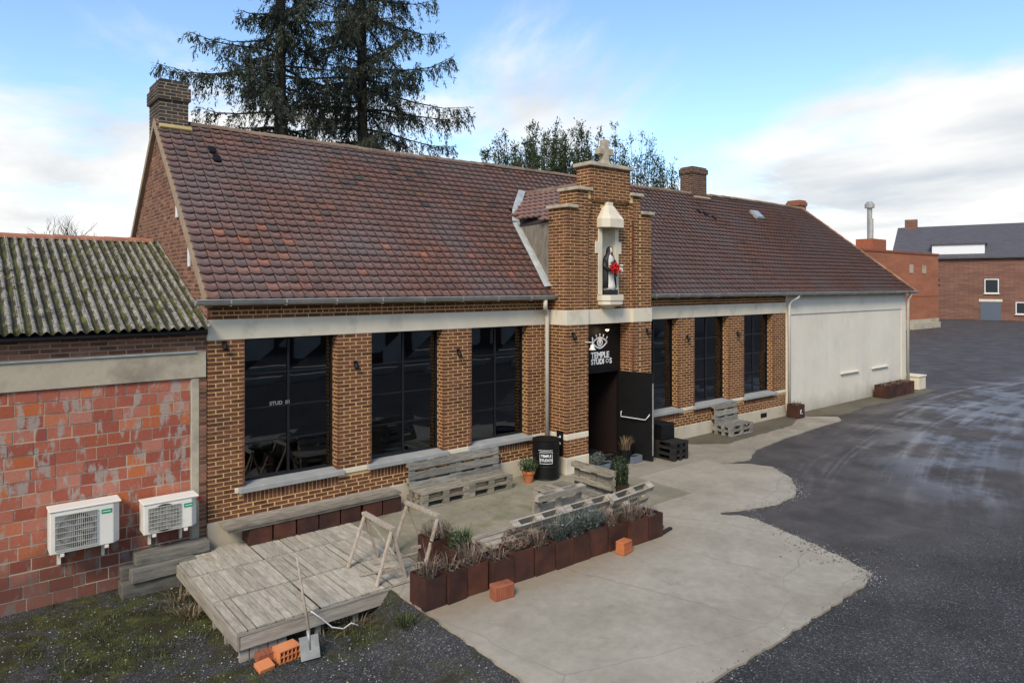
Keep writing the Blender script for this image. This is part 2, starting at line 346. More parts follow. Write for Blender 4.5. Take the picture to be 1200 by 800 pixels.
def sheet_mat():
    m, nt, b = newmat('fibre_cement_moss')
    g = N(nt, 'ShaderNodeNewGeometry'); at = N(nt, 'ShaderNodeAttribute', attribute_name='rnd')   # rnd = height on the corrugation
    f = noise(nt, 7, 6, 0.7, vec=g.outputs['Position'])
    c = ramp(nt, [(0.3, (0.17, 0.15, 0.12)), (0.55, (0.32, 0.29, 0.235)), (0.75, (0.44, 0.405, 0.34))], f)
    f2 = noise(nt, 22, 5, 0.7, vec=g.outputs['Position'])
    c = mixc(nt, 0.8, c, ramp(nt, [(0.40, (0.22, 0.20, 0.17)), (0.55, (1, 1, 1))], f2), 'MULTIPLY')
    f3 = noise(nt, 3.2, 6, 0.65, vec=g.outputs['Position'])
    mossm = MATH(nt, 'SUBTRACT', MATH(nt, 'ADD', MATH(nt, 'MULTIPLY', f3, 1.25), MATH(nt, 'MULTIPLY', f2, 0.45)), MATH(nt, 'MULTIPLY', at.outputs['Fac'], 0.60))
    mm = N(nt, 'ShaderNodeMapRange'); L(nt, mossm, mm.inputs[0]); mm.inputs[1].default_value = 0.36; mm.inputs[2].default_value = 0.45
    mc = ramp(nt, [(0.3, (0.018, 0.012, 0.008)), (0.50, (0.040, 0.038, 0.010)), (0.68, (0.11, 0.108, 0.018))], noise(nt, 5, 5, 0.6, vec=g.outputs['Position']))
    c = mixc(nt, mm.outputs[0], c, mc)
    L(nt, c, b.inputs['Base Color']); b.inputs['Roughness'].default_value = 0.95
    bump(nt, b, f2, 0.8, 0.015); return m
SHEET = sheet_mat()

def glass_mat():
    m = bpy.data.materials.new('window_glass'); m.use_nodes = True; nt = m.node_tree; nt.nodes.clear()
    o = N(nt, 'ShaderNodeOutputMaterial'); tr = N(nt, 'ShaderNodeBsdfTransparent'); tr.inputs[0].default_value = (0.55, 0.6, 0.62, 1)
    gl = N(nt, 'ShaderNodeBsdfGlossy'); gl.inputs['Roughness'].default_value = 0.015; gl.inputs['Color'].default_value = (0.85, 0.92, 1, 1)
    fr = N(nt, 'ShaderNodeFresnel'); fr.inputs[0].default_value = 1.95
    n_ = noise(nt, 1.1, 2, 0.5); bp = N(nt, 'ShaderNodeBump'); bp.inputs['Strength'].default_value = 0.018; bp.inputs['Distance'].default_value = 0.05
    L(nt, n_, bp.inputs['Height']); L(nt, bp.outputs[0], gl.inputs['Normal'])
    ms = N(nt, 'ShaderNodeMixShader'); L(nt, fr.outputs[0], ms.inputs[0]); L(nt, tr.outputs[0], ms.inputs[1]); L(nt, gl.outputs[0], ms.inputs[2]); L(nt, ms.outputs[0], o.inputs[0])
    return m
GLASS = glass_mat()

def leaf_mat(name, stops, transl=0.25, rough=0.6):
    m = bpy.data.materials.new(name); m.use_nodes = True; nt = m.node_tree; b = nt.nodes['Principled BSDF']
    at = N(nt, 'ShaderNodeAttribute', attribute_name='rnd')
    c = ramp(nt, stops, at.outputs['Fac']); L(nt, c, b.inputs['Base Color']); b.inputs['Roughness'].default_value = rough
    b.inputs['Specular IOR Level'].default_value = 0.3
    t = N(nt, 'ShaderNodeBsdfTranslucent'); L(nt, c, t.inputs[0]); ms = N(nt, 'ShaderNodeMixShader'); ms.inputs[0].default_value = transl
    L(nt, b.outputs[0], ms.inputs[1]); L(nt, t.outputs[0], ms.inputs[2]); L(nt, ms.outputs[0], nt.nodes['Material Output'].inputs[0]); return m
NEEDLE = leaf_mat('spruce_needles', [(0, (0.014, 0.022, 0.013)), (0.5, (0.030, 0.042, 0.024)), (0.8, (0.052, 0.058, 0.030)), (1, (0.095, 0.078, 0.045))], 0.12)
LEAF = leaf_mat('leaves', [(0, (0.024, 0.040, 0.013)), (0.5, (0.055, 0.080, 0.028)), (1, (0.11, 0.14, 0.055))], 0.25)
HERB = leaf_mat('herb_leaves', [(0, (0.03, 0.05, 0.02)), (0.6, (0.07, 0.11, 0.04)), (1, (0.13, 0.17, 0.07))], 0.25)
SAGE = leaf_mat('grey_leaves', [(0, (0.06, 0.075, 0.06)), (0.6, (0.13, 0.15, 0.125)), (1, (0.22, 0.235, 0.20))], 0.2)
DRY = leaf_mat('dry_stems', [(0, (0.10, 0.065, 0.045)), (0.6, (0.22, 0.155, 0.11)), (1, (0.36, 0.28, 0.21))], 0.2)
GRASS = leaf_mat('grass', [(0, (0.03, 0.045, 0.012)), (0.6, (0.065, 0.09, 0.02)), (1, (0.13, 0.13, 0.04))], 0.3)
STRAW = leaf_mat('straw', [(0, (0.11, 0.075, 0.04)), (1, (0.32, 0.23, 0.13))], 0.2)

# ------------------------------------------------------------------ ground
YF = 11.73
def sstep(a, b, x):
    t = min(1, max(0, (x - a) / (b - a))); return t * t * (3 - 2 * t)
def ground_z(x, y):
    wd_ = 0.83 - 0.5 * sstep(7.6, 8.2, y); dip = sstep(4.78, 4.78 - wd_, x)
    return -0.03 - 0.33 * dip
def ground_mat():
    m, nt, b = newmat('yard_ground'); g = N(nt, 'ShaderNodeNewGeometry'); P = g.outputs['Position']
    sp = N(nt, 'ShaderNodeSeparateXYZ'); L(nt, P, sp.inputs[0]); X, Y = sp.outputs[0], sp.outputs[1]
    # gravel
    v = N(nt, 'ShaderNodeTexVoronoi'); v.inputs['Scale'].default_value = 58; L(nt, P, v.inputs['Vector'])
    cg = ramp(nt, [(0.0, (0.022, 0.022, 0.024)), (0.45, (0.052, 0.051, 0.052)), (0.76, (0.075, 0.073, 0.07)), (0.92, (0.115, 0.11, 0.10)), (0.985, (0.30, 0.29, 0.26))], N(nt, 'ShaderNodeSeparateColor').outputs[0])
    sc = nt.nodes[-1]
    for n in nt.nodes:
        if n.bl_idname == 'ShaderNodeSeparateColor': L(nt, v.outputs['Color'], n.inputs[0])
    v2 = N(nt, 'ShaderNodeTexVoronoi'); v2.inputs['Scale'].default_value = 120; L(nt, P, v2.inputs['Vector'])
    sc2 = N(nt, 'ShaderNodeSeparateColor'); L(nt, v2.outputs['Color'], sc2.inputs[0])
    cg2 = ramp(nt, [(0.0, (0.02, 0.02, 0.022)), (0.6, (0.06, 0.058, 0.058)), (0.95, (0.10, 0.098, 0.092)), (0.99, (0.26, 0.255, 0.24))], sc2.outputs[1])
    cg = mixc(nt, 0.45, cg, cg2)
    big = noise(nt, 0.8, 5, 0.6, vec=P)
    cg = mixc(nt, 0.7, cg, ramp(nt, [(0.3, (0.6, 0.58, 0.55)), (0.7, (1.3, 1.28, 1.25))], big), 'MULTIPLY')
    # moss and mud among the stones near the deck and the shed
    mo = noise(nt, 1.5, 6, 0.68, vec=P, dist=0.4)
    nearw = N(nt, 'ShaderNodeMapRange'); L(nt, Y, nearw.inputs[0]); nearw.inputs[1].default_value = 7.2; nearw.inputs[2].default_value = 9.6
    leftw = N(nt, 'ShaderNodeMapRange'); L(nt, X, leftw.inputs[0]); leftw.inputs[1].default_value = 5.6; leftw.inputs[2].default_value = 4.2
    nm = MATH(nt, 'ADD', mo, MATH(nt, 'MULTIPLY', nearw.outputs[0], 0.13))
    mm = N(nt, 'ShaderNodeMapRange'); L(nt, nm, mm.inputs[0]); mm.inputs[1].default_value = 0.52; mm.inputs[2].default_value = 0.64
    mc = ramp(nt, [(0.3, (0.03, 0.022, 0.012)), (0.5, (0.042, 0.044, 0.012)), (0.68, (0.10, 0.105, 0.02))], noise(nt, 3.4, 5, 0.7, vec=P))
    cg = mixc(nt, MATH(nt, 'MULTIPLY', MATH(nt, 'MULTIPLY', mm.outputs[0], leftw.outputs[0]), 0.85), cg, mc)
    # asphalt
    fa = noise(nt, 160, 3, 0.7, vec=P); fb = noise(nt, 0.45, 6, 0.6, vec=P)
    ca = mixc(nt, 0.5, ramp(nt, [(0.3, (0.058, 0.050, 0.045)), (0.7, (0.112, 0.099, 0.089))], fb), ramp(nt, [(0.35, (0.05, 0.044, 0.04)), (0.7, (0.118, 0.105, 0.096))], fa))
    # worn tyre tracks: arcs where vehicles swing round the corner
    dx = MATH(nt, 'SUBTRACT', X, 30.0); dy = MATH(nt, 'SUBTRACT', Y, -40.0)
    r = MATH(nt, 'SQRT', MATH(nt, 'ADD', MATH(nt, 'MULTIPLY', dx, dx), MATH(nt, 'MULTIPLY', dy, dy)))
    an = MATH(nt, 'ARCTAN2', dy, dx)
    cv = N(nt, 'ShaderNodeCombineXYZ'); L(nt, MATH(nt, 'MULTIPLY', r, 2.6), cv.inputs[0]); L(nt, MATH(nt, 'MULTIPLY', an, 7.0), cv.inputs[1])
    tn = noise(nt, 1.0, 6, 0.62, vec=cv.outputs[0], dist=0.6)
    band = N(nt, 'ShaderNodeMapRange'); band.interpolation_type = 'SMOOTHSTEP'; L(nt, r, band.inputs[0]); band.inputs[1].default_value = 44.5; band.inputs[2].default_value = 47.6
    band2 = N(nt, 'ShaderNodeMapRange'); band2.interpolation_type = 'SMOOTHSTEP'; L(nt, r, band2.inputs[0]); band2.inputs[1].default_value = 51.6; band2.inputs[2].default_value = 49.8
    xw = N(nt, 'ShaderNodeMapRange'); L(nt, X, xw.inputs[0]); xw.inputs[1].default_value = 13.2; xw.inputs[2].default_value = 16.5
    bm_ = MATH(nt, 'MULTIPLY', MATH(nt, 'MULTIPLY', band.outputs[0], band2.outputs[0]), xw.outputs[0])
    tm = N(nt, 'ShaderNodeMapRange'); L(nt, tn, tm.inputs[0]); tm.inputs[1].default_value = 0.46; tm.inputs[2].default_value = 0.60
    rw = MATH(nt, 'ADD', r, MATH(nt, 'MULTIPLY', MATH(nt, 'SUBTRACT', noise(nt, 0.35, 3, 0.5, vec=P), 0.5), 0.9))
    rn = MATH(nt, 'DIVIDE', MATH(nt, 'SUBTRACT', rw, 45.0), 6.0, True)
    stops = [(0.0, 0)]
    for c0, a_ in ((46.1, 0.5), (46.9, 0.8), (47.5, 0.9), (48.15, 0.6), (48.75, 0.9), (49.7, 0.75), (50.2, 1.0)):
        t0 = (c0 - 45) / 6; stops += [(t0 - 0.030, 0), (t0 - 0.008, a_), (t0 + 0.014, a_), (t0 + 0.032, 0)]
    stops = sorted(stops)[:32]
    path = ramp(nt, [(p, (q, q, q)) for p, q in stops], rn)
    trk = MATH(nt, 'MULTIPLY', MATH(nt, 'MULTIPLY', path, tm.outputs[0]), bm_)
    ca = mixc(nt, MATH(nt, 'MULTIPLY', trk, 0.75), ca, (0.21, 0.195, 0.18))
    pat = noise(nt, 1.1, 7, 0.7, vec=P, dist=0.5)
    ca = mixc(nt, 0.75, ca, ramp(nt, [(0.36, (0.66, 0.64, 0.63)), (0.52, (1, 1, 1)), (0.66, (1.4, 1.38, 1.34))], pat), 'MULTIPLY')
    # mask gravel <-> asphalt
    mk = MATH(nt, 'ADD', MATH(nt, 'ADD', Y, MATH(nt, 'MULTIPLY', X, 0.22)), MATH(nt, 'MULTIPLY', MATH(nt, 'SUBTRACT', noise(nt, 0.9, 5, 0.6, vec=P), 0.5), 3.2))
    km = N(nt, 'ShaderNodeMapRange'); km.interpolation_type = 'SMOOTHSTEP'; L(nt, mk, km.inputs[0]); km.inputs[1].default_value = 5.6; km.inputs[2].default_value = 8.8
    rx = N(nt, 'ShaderNodeMapRange'); L(nt, X, rx.inputs[0]); rx.inputs[1].default_value = 7.0; rx.inputs[2].default_value = 9.0
    k = MATH(nt, 'MULTIPLY', km.outputs[0], rx.outputs[0])
    c = mixc(nt, k, cg, ca); L(nt, c, b.inputs['Base Color'])
    # wet sheen: standing water films on the asphalt
    wn = noise(nt, 0.55, 5, 0.6, vec=P, dist=0.3)
    wm = N(nt, 'ShaderNodeMapRange'); L(nt, MATH(nt, 'ADD', wn, MATH(nt, 'MULTIPLY', tn, 0.45)), wm.inputs[0]); wm.inputs[1].default_value = 0.66; wm.inputs[2].default_value = 0.80
    xr = N(nt, 'ShaderNodeMapRange'); L(nt, MATH(nt, 'SUBTRACT', X, MATH(nt, 'MULTIPLY', Y, 1.2)), xr.inputs[0]); xr.inputs[1].default_value = 5.5; xr.inputs[2].default_value = 9.5
    wet = MATH(nt, 'MULTIPLY', MATH(nt, 'MULTIPLY', MATH(nt, 'MULTIPLY', wm.outputs[0], k), xr.outputs[0]), MATH(nt, 'ADD', MATH(nt, 'MULTIPLY', bm_, 0.7), 0.05))
    ro = N(nt, 'ShaderNodeMapRange'); L(nt, wet, ro.inputs[0]); ro.inputs[3].default_value = 0.74; ro.inputs[4].default_value = 0.2
    L(nt, ro.outputs[0], b.inputs['Roughness']); spn = N(nt, 'ShaderNodeMapRange'); L(nt, wet, spn.inputs[0]); spn.inputs[3].default_value = 0.14; spn.inputs[4].default_value = 0.6; L(nt, spn.outputs[0], b.inputs['Specular IOR Level'])
    # relief
    h = mixc(nt, k, v.outputs['Distance'], MATH(nt, 'MULTIPLY', fa, 0.25))
    bn = N(nt, 'ShaderNodeBump'); bn.inputs['Distance'].default_value = 0.02
    L(nt, MATH(nt, 'SUBTRACT', 0.75, MATH(nt, 'MULTIPLY', wet, 0.6)), bn.inputs['Strength']); L(nt, h, bn.inputs['Height']); L(nt, bn.outputs[0], b.inputs['Normal'])
    return m
GROUND = ground_mat()
gx = sorted(set([-600, -300, -150, -80, -50, -30, -20, -14] + list(np.arange(-10, 30.01, 0.25)) + [32, 36, 42, 50, 60, 75, 95, 130, 200, 350, 700, 1200]))
gy = sorted(set([-600, -300, -150, -80, -40, -25, -15, -8] + list(np.arange(-4, 14.01, 0.25)) + [16, 19, 23, 30, 40, 60, 100, 180, 350, 700, 1200]))
GV = np.array([(x, y, ground_z(x, y) + (0.012 * math.sin(3.1 * x + y) * math.cos(2.3 * y - 0.7 * x) if x < 9 and y < 11 else 0)) for y in gy for x in gx])
nx, ny = len(gx), len(gy)
GQ = [(j * nx + i, j * nx + i + 1, (j + 1) * nx + i + 1, (j + 1) * nx + i) for j in range(ny - 1) for i in range(nx - 1)]
go = link('ground', fast_mesh('ground', GV, GQ, np.zeros(len(GQ)), GROUND, smooth=True)); tag(go, kind='structure')

def concrete_mat(name, a, b_, moss, wetness=0.0, ml=0.58):
    a, b_, moss = warm(a), warm(b_), warm(moss)
    m, nt, b = newmat(name); g = N(nt, 'ShaderNodeNewGeometry'); P = g.outputs['Position']
    f1 = noise(nt, 0.75, 7, 0.62, vec=P, dist=0.3); f2 = noise(nt, 7, 6, 0.7, vec=P); f3 = noise(nt, 90, 3, 0.7, vec=P)
    c = ramp(nt, [(0.36, a), (0.64, b_)], f1)
    wn_ = N(nt, 'ShaderNodeTexNoise'); wn_.inputs['Scale'].default_value = 1.3; wn_.inputs['Detail'].default_value = 5; L(nt, P, wn_.inputs['Vector'])
    wv = mixc(nt, 0.30, P, wn_.outputs[1], 'ADD')
    vk = N(nt, 'ShaderNodeTexVoronoi'); vk.feature = 'DISTANCE_TO_EDGE'; vk.inputs['Scale'].default_value = 0.33; L(nt, wv, vk.inputs['Vector'])
    crk = ramp(nt, [(0.0, (1, 1, 1)), (0.0022, (0, 0, 0))], vk.outputs['Distance'])
    c = mixc(nt, MATH(nt, 'MULTIPLY', crk, MATH(nt, 'MULTIPLY', f1, 0.6)), c, (0.07, 0.062, 0.052))
    c = mixc(nt, 0.5, c, ramp(nt, [(0.3, (0.72, 0.71, 0.69)), (0.7, (1.15, 1.15, 1.14))], f2), 'MULTIPLY')
    c = mixc(nt, 0.4, c, ramp(nt, [(0.3, (0.8, 0.8, 0.8)), (0.7, (1.1, 1.1, 1.1))], f3), 'MULTIPLY')
    st = noise(nt, 1.7, 7, 0.72, vec=P, dist=0.6)
    c = mixc(nt, MATH(nt, 'MULTIPLY', ramp(nt, [(ml, (0, 0, 0)), (ml + 0.14, (1, 1, 1))], st), 0.6), c, moss)
    sd2 = noise(nt, 3.1, 8, 0.75, vec=P, dist=0.8)
    c = mixc(nt, MATH(nt, 'MULTIPLY', ramp(nt, [(0.64, (0, 0, 0)), (0.70, (1, 1, 1))], sd2), 0.5), c, (0.12, 0.11, 0.095))
    sp = N(nt, 'ShaderNodeSeparateXYZ'); L(nt, P, sp.inputs[0])
    # rust that has run out of the steel planters onto the slab
    rs = N(nt, 'ShaderNodeMapRange'); L(nt, MATH(nt, 'ADD', sp.outputs[1], MATH(nt, 'MULTIPLY', MATH(nt, 'SUBTRACT', f1, 0.5), 2.2)), rs.inputs[0]); rs.inputs[1].default_value = 6.75; rs.inputs[2].default_value = 7.45
    rs2 = N(nt, 'ShaderNodeMapRange'); L(nt, sp.outputs[1], rs2.inputs[0]); rs2.inputs[1].default_value = 8.3; rs2.inputs[2].default_value = 7.9
    rs3 = N(nt, 'ShaderNodeMapRange'); L(nt, sp.outputs[0], rs3.inputs[0]); rs3.inputs[1].default_value = 9.6; rs3.inputs[2].default_value = 8.9
    c = mixc(nt, MATH(nt, 'MULTIPLY', MATH(nt, 'MULTIPLY', MATH(nt, 'MULTIPLY', rs.outputs[0], rs2.outputs[0]), rs3.outputs[0]), 0.45), c, (0.21, 0.135, 0.07))
    L(nt, c, b.inputs['Base Color'])
    ro = ramp(nt, [(0.4, (0.78,) * 3), (0.65, (0.42 if wetness else 0.7,) * 3)], f1); L(nt, ro, b.inputs['Roughness'])
    # hairline cracks
    vc = N(nt, 'ShaderNodeTexVoronoi'); vc.feature = 'DISTANCE_TO_EDGE'; vc.inputs['Scale'].default_value = 0.35
    bump(nt, b, mixc(nt, 0.6, f2, f3), 0.35, 0.006); return m
CONC = concrete_mat('drive_concrete', (0.285, 0.258, 0.212), (0.41, 0.375, 0.318), (0.215, 0.19, 0.155), 1)
CONCT = concrete_mat('terrace_concrete', (0.20, 0.185, 0.14), (0.34, 0.315, 0.25), (0.15, 0.15, 0.055), 1, 0.49)
CONCW = concrete_mat('walk_concrete', (0.235, 0.21, 0.17), (0.345, 0.315, 0.265), (0.105, 0.10, 0.085), 1)
DIRT = concrete_mat('mossy_dirt', (0.085, 0.075, 0.05), (0.135, 0.12, 0.085), (0.06, 0.06, 0.032), 0)
def rough_poly(pts, amp, step=0.18, hard=()):
    o = []
    for i, p in enumerate(pts):
        q = pts[(i + 1) % len(pts)]; d = math.dist(p, q); n = max(1, int(d / step)) if i not in hard else 1
        for k in range(n):
            t = k / n; a = amp if k else amp * 0.3
            o.append((p[0] + (q[0] - p[0]) * t + random.uniform(-a, a), p[1] + (q[1] - p[1]) * t + random.uniform(-a, a)))
    return o
def slab(name, pts, mat, z0=-0.45, z1=0.0):
    mb = MB(); mb.prism(pts, 'z', z0, z1); o = mb.build(name, mat); tag(o, kind='structure'); return o
slab('concrete_slab', rough_poly([(4.78, 8.55), (4.74, 5.66), (4.62, 4.42), (7, 4.36), (10.0, 4.42), (10.42, 4.52), (10.62, 4.95), (11.0, 6.02), (11.22, 6.9), (11.18, 7.2), (10.95, 7.42), (11.1, 7.52), (11.6, 7.32), (12.3, 7.12), (13.1, 7.16),
    (13.6, 7.42), (14.2, 7.85), (14.75, 8.6), (14.55, 9.15), (14.1, 9.5), (14.1, 10.02), (11.655, 10.02), (11.655, 8.55)], 0.02, step=0.11, hard=(18, 19, 20, 21, 22)), CONC)
slab('terrace', [(5.55, 8.56), (11.64, 8.56), (11.64, 10.04), (11.64, 11.95), (5.55, 11.95)], CONCT, z1=-0.003)
slab('concrete_path', rough_poly([(11.655, 10.035), (14.1, 10.035), (14.1, 9.55), (15.0, 9.35), (15.9, 9.75), (17.8, 10.05), (19.4, 10.15), (21.5, 10.25), (22.0, 10.6), (21.3, 11.2), (21.2, 11.9), (11.655, 11.9)], 0.02, hard=(0, 1, 9, 10, 11)), CONCW, z1=-0.002)
slab('dirt_strip', rough_poly([(15.1, 11.9), (15.2, 11.2), (15.9, 10.62), (17.4, 10.68), (19.5, 10.8), (20.6, 11.2), (21.0, 11.9)], 0.04), DIRT, z0=-0.05, z1=0.004)
slab('dirt_strip', rough_poly([(21.25, 11.9), (21.5, 11.3), (22.6, 10.7), (25, 10.9), (28, 10.7), (30.6, 10.8), (31.0, 11.9)], 0.06), DIRT, z0=-0.1, z1=-0.012)

# ------------------------------------------------------------------ the studio building
BL = (3.27, YF, 0.0)
bld = thing('studio_building', 'long brick studio building with red tiled roof, stepped porch gable and white rendered end', 'building', BL)
def bpart(mb, name, mat, parent=None, **k):
    return mb.build(name, mat, parent or bld, off=BL, **k)
PITCH, BH, SL, JT = 0.07, 0.056, 0.222, 0.018
field = MB(); full = []
def brick_face(mb, o, ud, nd, W, z0, z1, holes=(), keep=None, collect=False, header_rows=(), proud=0.007, old=False, sl=SL, phase=0):
    o, ud, nd = Vector(o), Vector(ud), Vector(nd); up = Vector((0, 0, 1))
    n = int(round((z1 - z0) / PITCH)); pit = (z1 - z0) / n
    for i in range(n):
        za, zb = z0 + i * pit + JT / 2, z0 + (i + 1) * pit - JT / 2; zm = (za + zb) / 2
        L_ = sl if i not in header_rows else 0.1
        segs = [(0.0, W)]
        for (h0, h1, hz0, hz1) in holes:
            if hz0 < zm < hz1:
                ns = []
                for a, b in segs:
                    if h1 <= a or h0 >= b: ns.append((a, b)); continue
                    if h0 > a: ns.append((a, h0))
                    if h1 < b: ns.append((h1, b))
                segs = ns
        for a, b in segs:
            u = a - (0.5 * (L_ + JT) if (i + phase) % 2 else 0.0)
            while u < b - 0.02:
                ua, ub = max(u, a) + (JT / 2 if u > a + 0.001 else 0.0), min(u + L_ + JT / 2 + JT / 2, b)
                ub = min(u + L_ + JT / 2, b)
                if ub - ua > 0.03:
                    if keep is None or keep((ua + ub) / 2, zm):
                        c = o + ud * ((ua + ub) / 2) + up * zm - nd * (0.02 - proud + random.uniform(0, 0.0025))
                        if collect and abs((ub - ua) - L_ ) < 0.008:
                            full.append((tuple(c), i))
                        else:
                            mb.obox(c, ud, nd, up, (ub - ua) / 2, 0.02, (zb - za) / 2, random.random())
                u += L_ + JT
WL = [(3.85, 5.50), (6.18, 7.77), (8.48, 10.03)]; WR = [(13.77, 15.36), (16.07, 17.71), (18.50, 20.12)]
WINS = WL + WR
XE = 20.84; SILL0, SILL1, BAND0, BAND1, EAVE = 0.75, 0.85, 3.28, 3.61, 3.90
core = MB()
px_ = 3.27
core.box(3.27, 11.30, YF, YF + 0.3, -0.35, SILL1 - 0.012); core.box(12.82, XE, YF, YF + 0.3, -0.35, SILL1 - 0.012)
edges = [3.275] + [v for w_ in WL for v in w_]
for a, b in zip([3.275] + [w_[1] for w_ in WL[:2]], [w_[0] for w_ in WL]): core.box(a, b, YF + 0.001, YF + 0.3, SILL1 - 0.012, BAND0)
core.box(10.03, 11.30, YF + 0.001, YF + 0.3, SILL1 - 0.012, BAND0); core.box(12.82, 13.77, YF + 0.001, YF + 0.3, SILL1 - 0.012, BAND0)
for a, b in ((15.36, 16.07), (17.71, 18.50), (20.12, XE - 0.002)): core.box(a, b, YF + 0.001, YF + 0.3, SILL1 - 0.012, BAND0)
core.box(3.272, XE - 0.001, YF + 0.002, YF + 0.3, BAND0, EAVE)
bwall = bpart(core, 'wall', MORTAR)
# soldier panels under the sills are holes in the running bond
sold = [(a - 3.27 - 0.02, b - 3.27 + 0.02, 0.56, 0.77) for a, b in WINS]
wh = [(a - 3.27, b - 3.27, SILL0, BAND0) for a, b in WINS] + sold
for i_ in range(2):
    wh.append((WL[i_][1] - 3.27, WL[i_ + 1][0] - 3.27, SILL0 - 0.02, SILL1)); wh.append((WR[i_][1] - 3.27, WR[i_ + 1][0] - 3.27, SILL0 - 0.02, SILL1))
wh += [(WL[2][1] - 3.27, 10.62 - 3.27, SILL0 - 0.02, SILL1), (WR[2][1] - 3.27, XE - 3.27, SILL0 - 0.02, SILL1), (WL[0][0] - 0.12 - 3.27, WL[0][0] - 3.27, SILL0 - 0.02, SILL1)]
wh.append((10.62 - 3.27, 13.50 - 3.27, 0, 9))
brick_face(field, (3.27, YF, 0), (1, 0, 0), (0, -1, 0), XE - 3.27, 0.35, BAND0, holes=wh, collect=True)
brick_face(field, (3.27, YF, 0), (1, 0, 0), (0, -1, 0), XE - 3.27, BAND1, EAVE - 0.01, holes=[(10.62 - 3.27, 13.5 - 3.27, 0, 9)], header_rows=(1, 3))
for a, b in WINS:                                   # soldier course panels
    n = int((b - a + 0.04) / 0.068); p = (b - a + 0.04) / n
    for k in range(n):
        xm = a - 0.02 + (k + 0.5) * p
        field.box(xm - p / 2 + 0.006, xm + p / 2 - 0.006, YF - 0.004, YF + 0.03, 0.568, 0.745, random.random())
for a, b in WINS:                                   # reveals
    brick_face(field, (b, YF, 0), (0, 1, 0), (-1, 0, 0), 0.2, SILL1, BAND0, sl=0.1)
    brick_face(field, (a, YF, 0), (0, 1, 0), (1, 0, 0), 0.2, SILL1, BAND0, sl=0.1)
# gable wall towards the shed
gab = MB(); gab.prism([(YF + 0.005, -0.35), (18.6, -0.35), (18.6, 3.9), (15.1, 7.33), (YF + 0.005, 3.97)], 'x', 3.27, 3.55)
gwall = bpart(gab, 'gable_wall', OLDMORTAR)
gf = MB()
def in_gable(u, z):
    y = YF + u; return z < (3.97 + (y - YF) * (7.33 - 3.97) / (15.1 - YF) if y < 15.1 else 7.33 - (y - 15.1) * 0.98) - 0.05
brick_face(gf, (3.27, YF, 0), (0, 1, 0), (-1, 0, 0), 6.85, 3.0, 7.3, keep=in_gable, header_rows=tuple(range(1, 61, 2)))
o = bpart(gf, 'brick_courses', OLDBRICK, gwall); tag(o, kind='stuff')
for (yy, zz) in ((13.55, 5.55), (12.75, 4.65), (17.0, 5.7)):
    an = MB(); an.box(3.235, 3.262, yy - 0.04, yy + 0.04, zz - 0.16, zz + 0.16); bpart(an, 'wall_anchor', SIGNW, gwall)

# white rendered end
def streak(m):
    nt = m.node_tree; b = nt.nodes['Principled BSDF']; g = N(nt, 'ShaderNodeNewGeometry'); P = g.outputs['Position']
    src = b.inputs['Base Color'].links[0].from_socket; sp = N(nt, 'ShaderNodeSeparateXYZ'); L(nt, P, sp.inputs[0])
    f = noise(nt, 2.2, 6, 0.7, vec=P, stretch=(2.2, 1, 0.10)); c = mixc(nt, MATH(nt, 'MULTIPLY', ramp(nt, [(0.52, (0, 0, 0)), (0.74, (1, 1, 1))], f), 0.2), src, (0.40, 0.37, 0.31))
    f2 = noise(nt, 1.5, 6, 0.7, vec=P); mr_ = N(nt, 'ShaderNodeMapRange'); L(nt, MATH(nt, 'ADD', sp.outputs[2], MATH(nt, 'MULTIPLY', f2, 0.8)), mr_.inputs[0]); mr_.inputs[1].default_value = 0.95; mr_.inputs[2].default_value = 0.3
    c = mixc(nt, MATH(nt, 'MULTIPLY', mr_.outputs[0], 0.6), c, (0.20, 0.18, 0.12)); L(nt, c, b.inputs['Base Color'])
streak(RENDERW)
wr = MB(); wr.box(XE, 30.09, YF + 0.02, YF + 0.3, -0.3, EAVE); bpart(wr, 'rendered_wall', RENDERW)
wr = MB(); wr.box(20.93, 30.05, YF - 0.012, YF + 0.02, 3.22, 3.70); wr.box(29.62, 30.06, YF - 0.011, YF + 0.02, 0.1, 3.22); wr.box(20.93, 21.02, YF - 0.010, YF + 0.02, 0.1, 3.22)
bpart(wr, 'rendered_surround', RENDERW, bevel=0.006)
for xa in (24.55, 27.0):
    lg = MB(); lg.box(xa, xa + 1.35, YF - 0.06, YF + 0.02, 1.02, 1.07); bpart(lg, 'ledge', RENDERW, bevel=0.01)
ew = MB(); ew.prism([(YF + 0.3, -0.3), (18.6, -0.3), (18.6, 3.9), (YF + 0.3, 3.9)], 'x', 29.8, 30.08); bpart(ew, 'end_wall', RENDERW)
bw = MB(); bw.box(3.55, 29.8, 18.3, 18.6, -0.3, 3.9); bpart(bw, 'back_wall', OLDBRICK)
# interior
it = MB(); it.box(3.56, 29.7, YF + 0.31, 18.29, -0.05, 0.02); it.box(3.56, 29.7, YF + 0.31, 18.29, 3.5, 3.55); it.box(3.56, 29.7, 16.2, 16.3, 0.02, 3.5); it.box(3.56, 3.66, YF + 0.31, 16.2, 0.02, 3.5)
bpart(it, 'interior', DARKROOM)

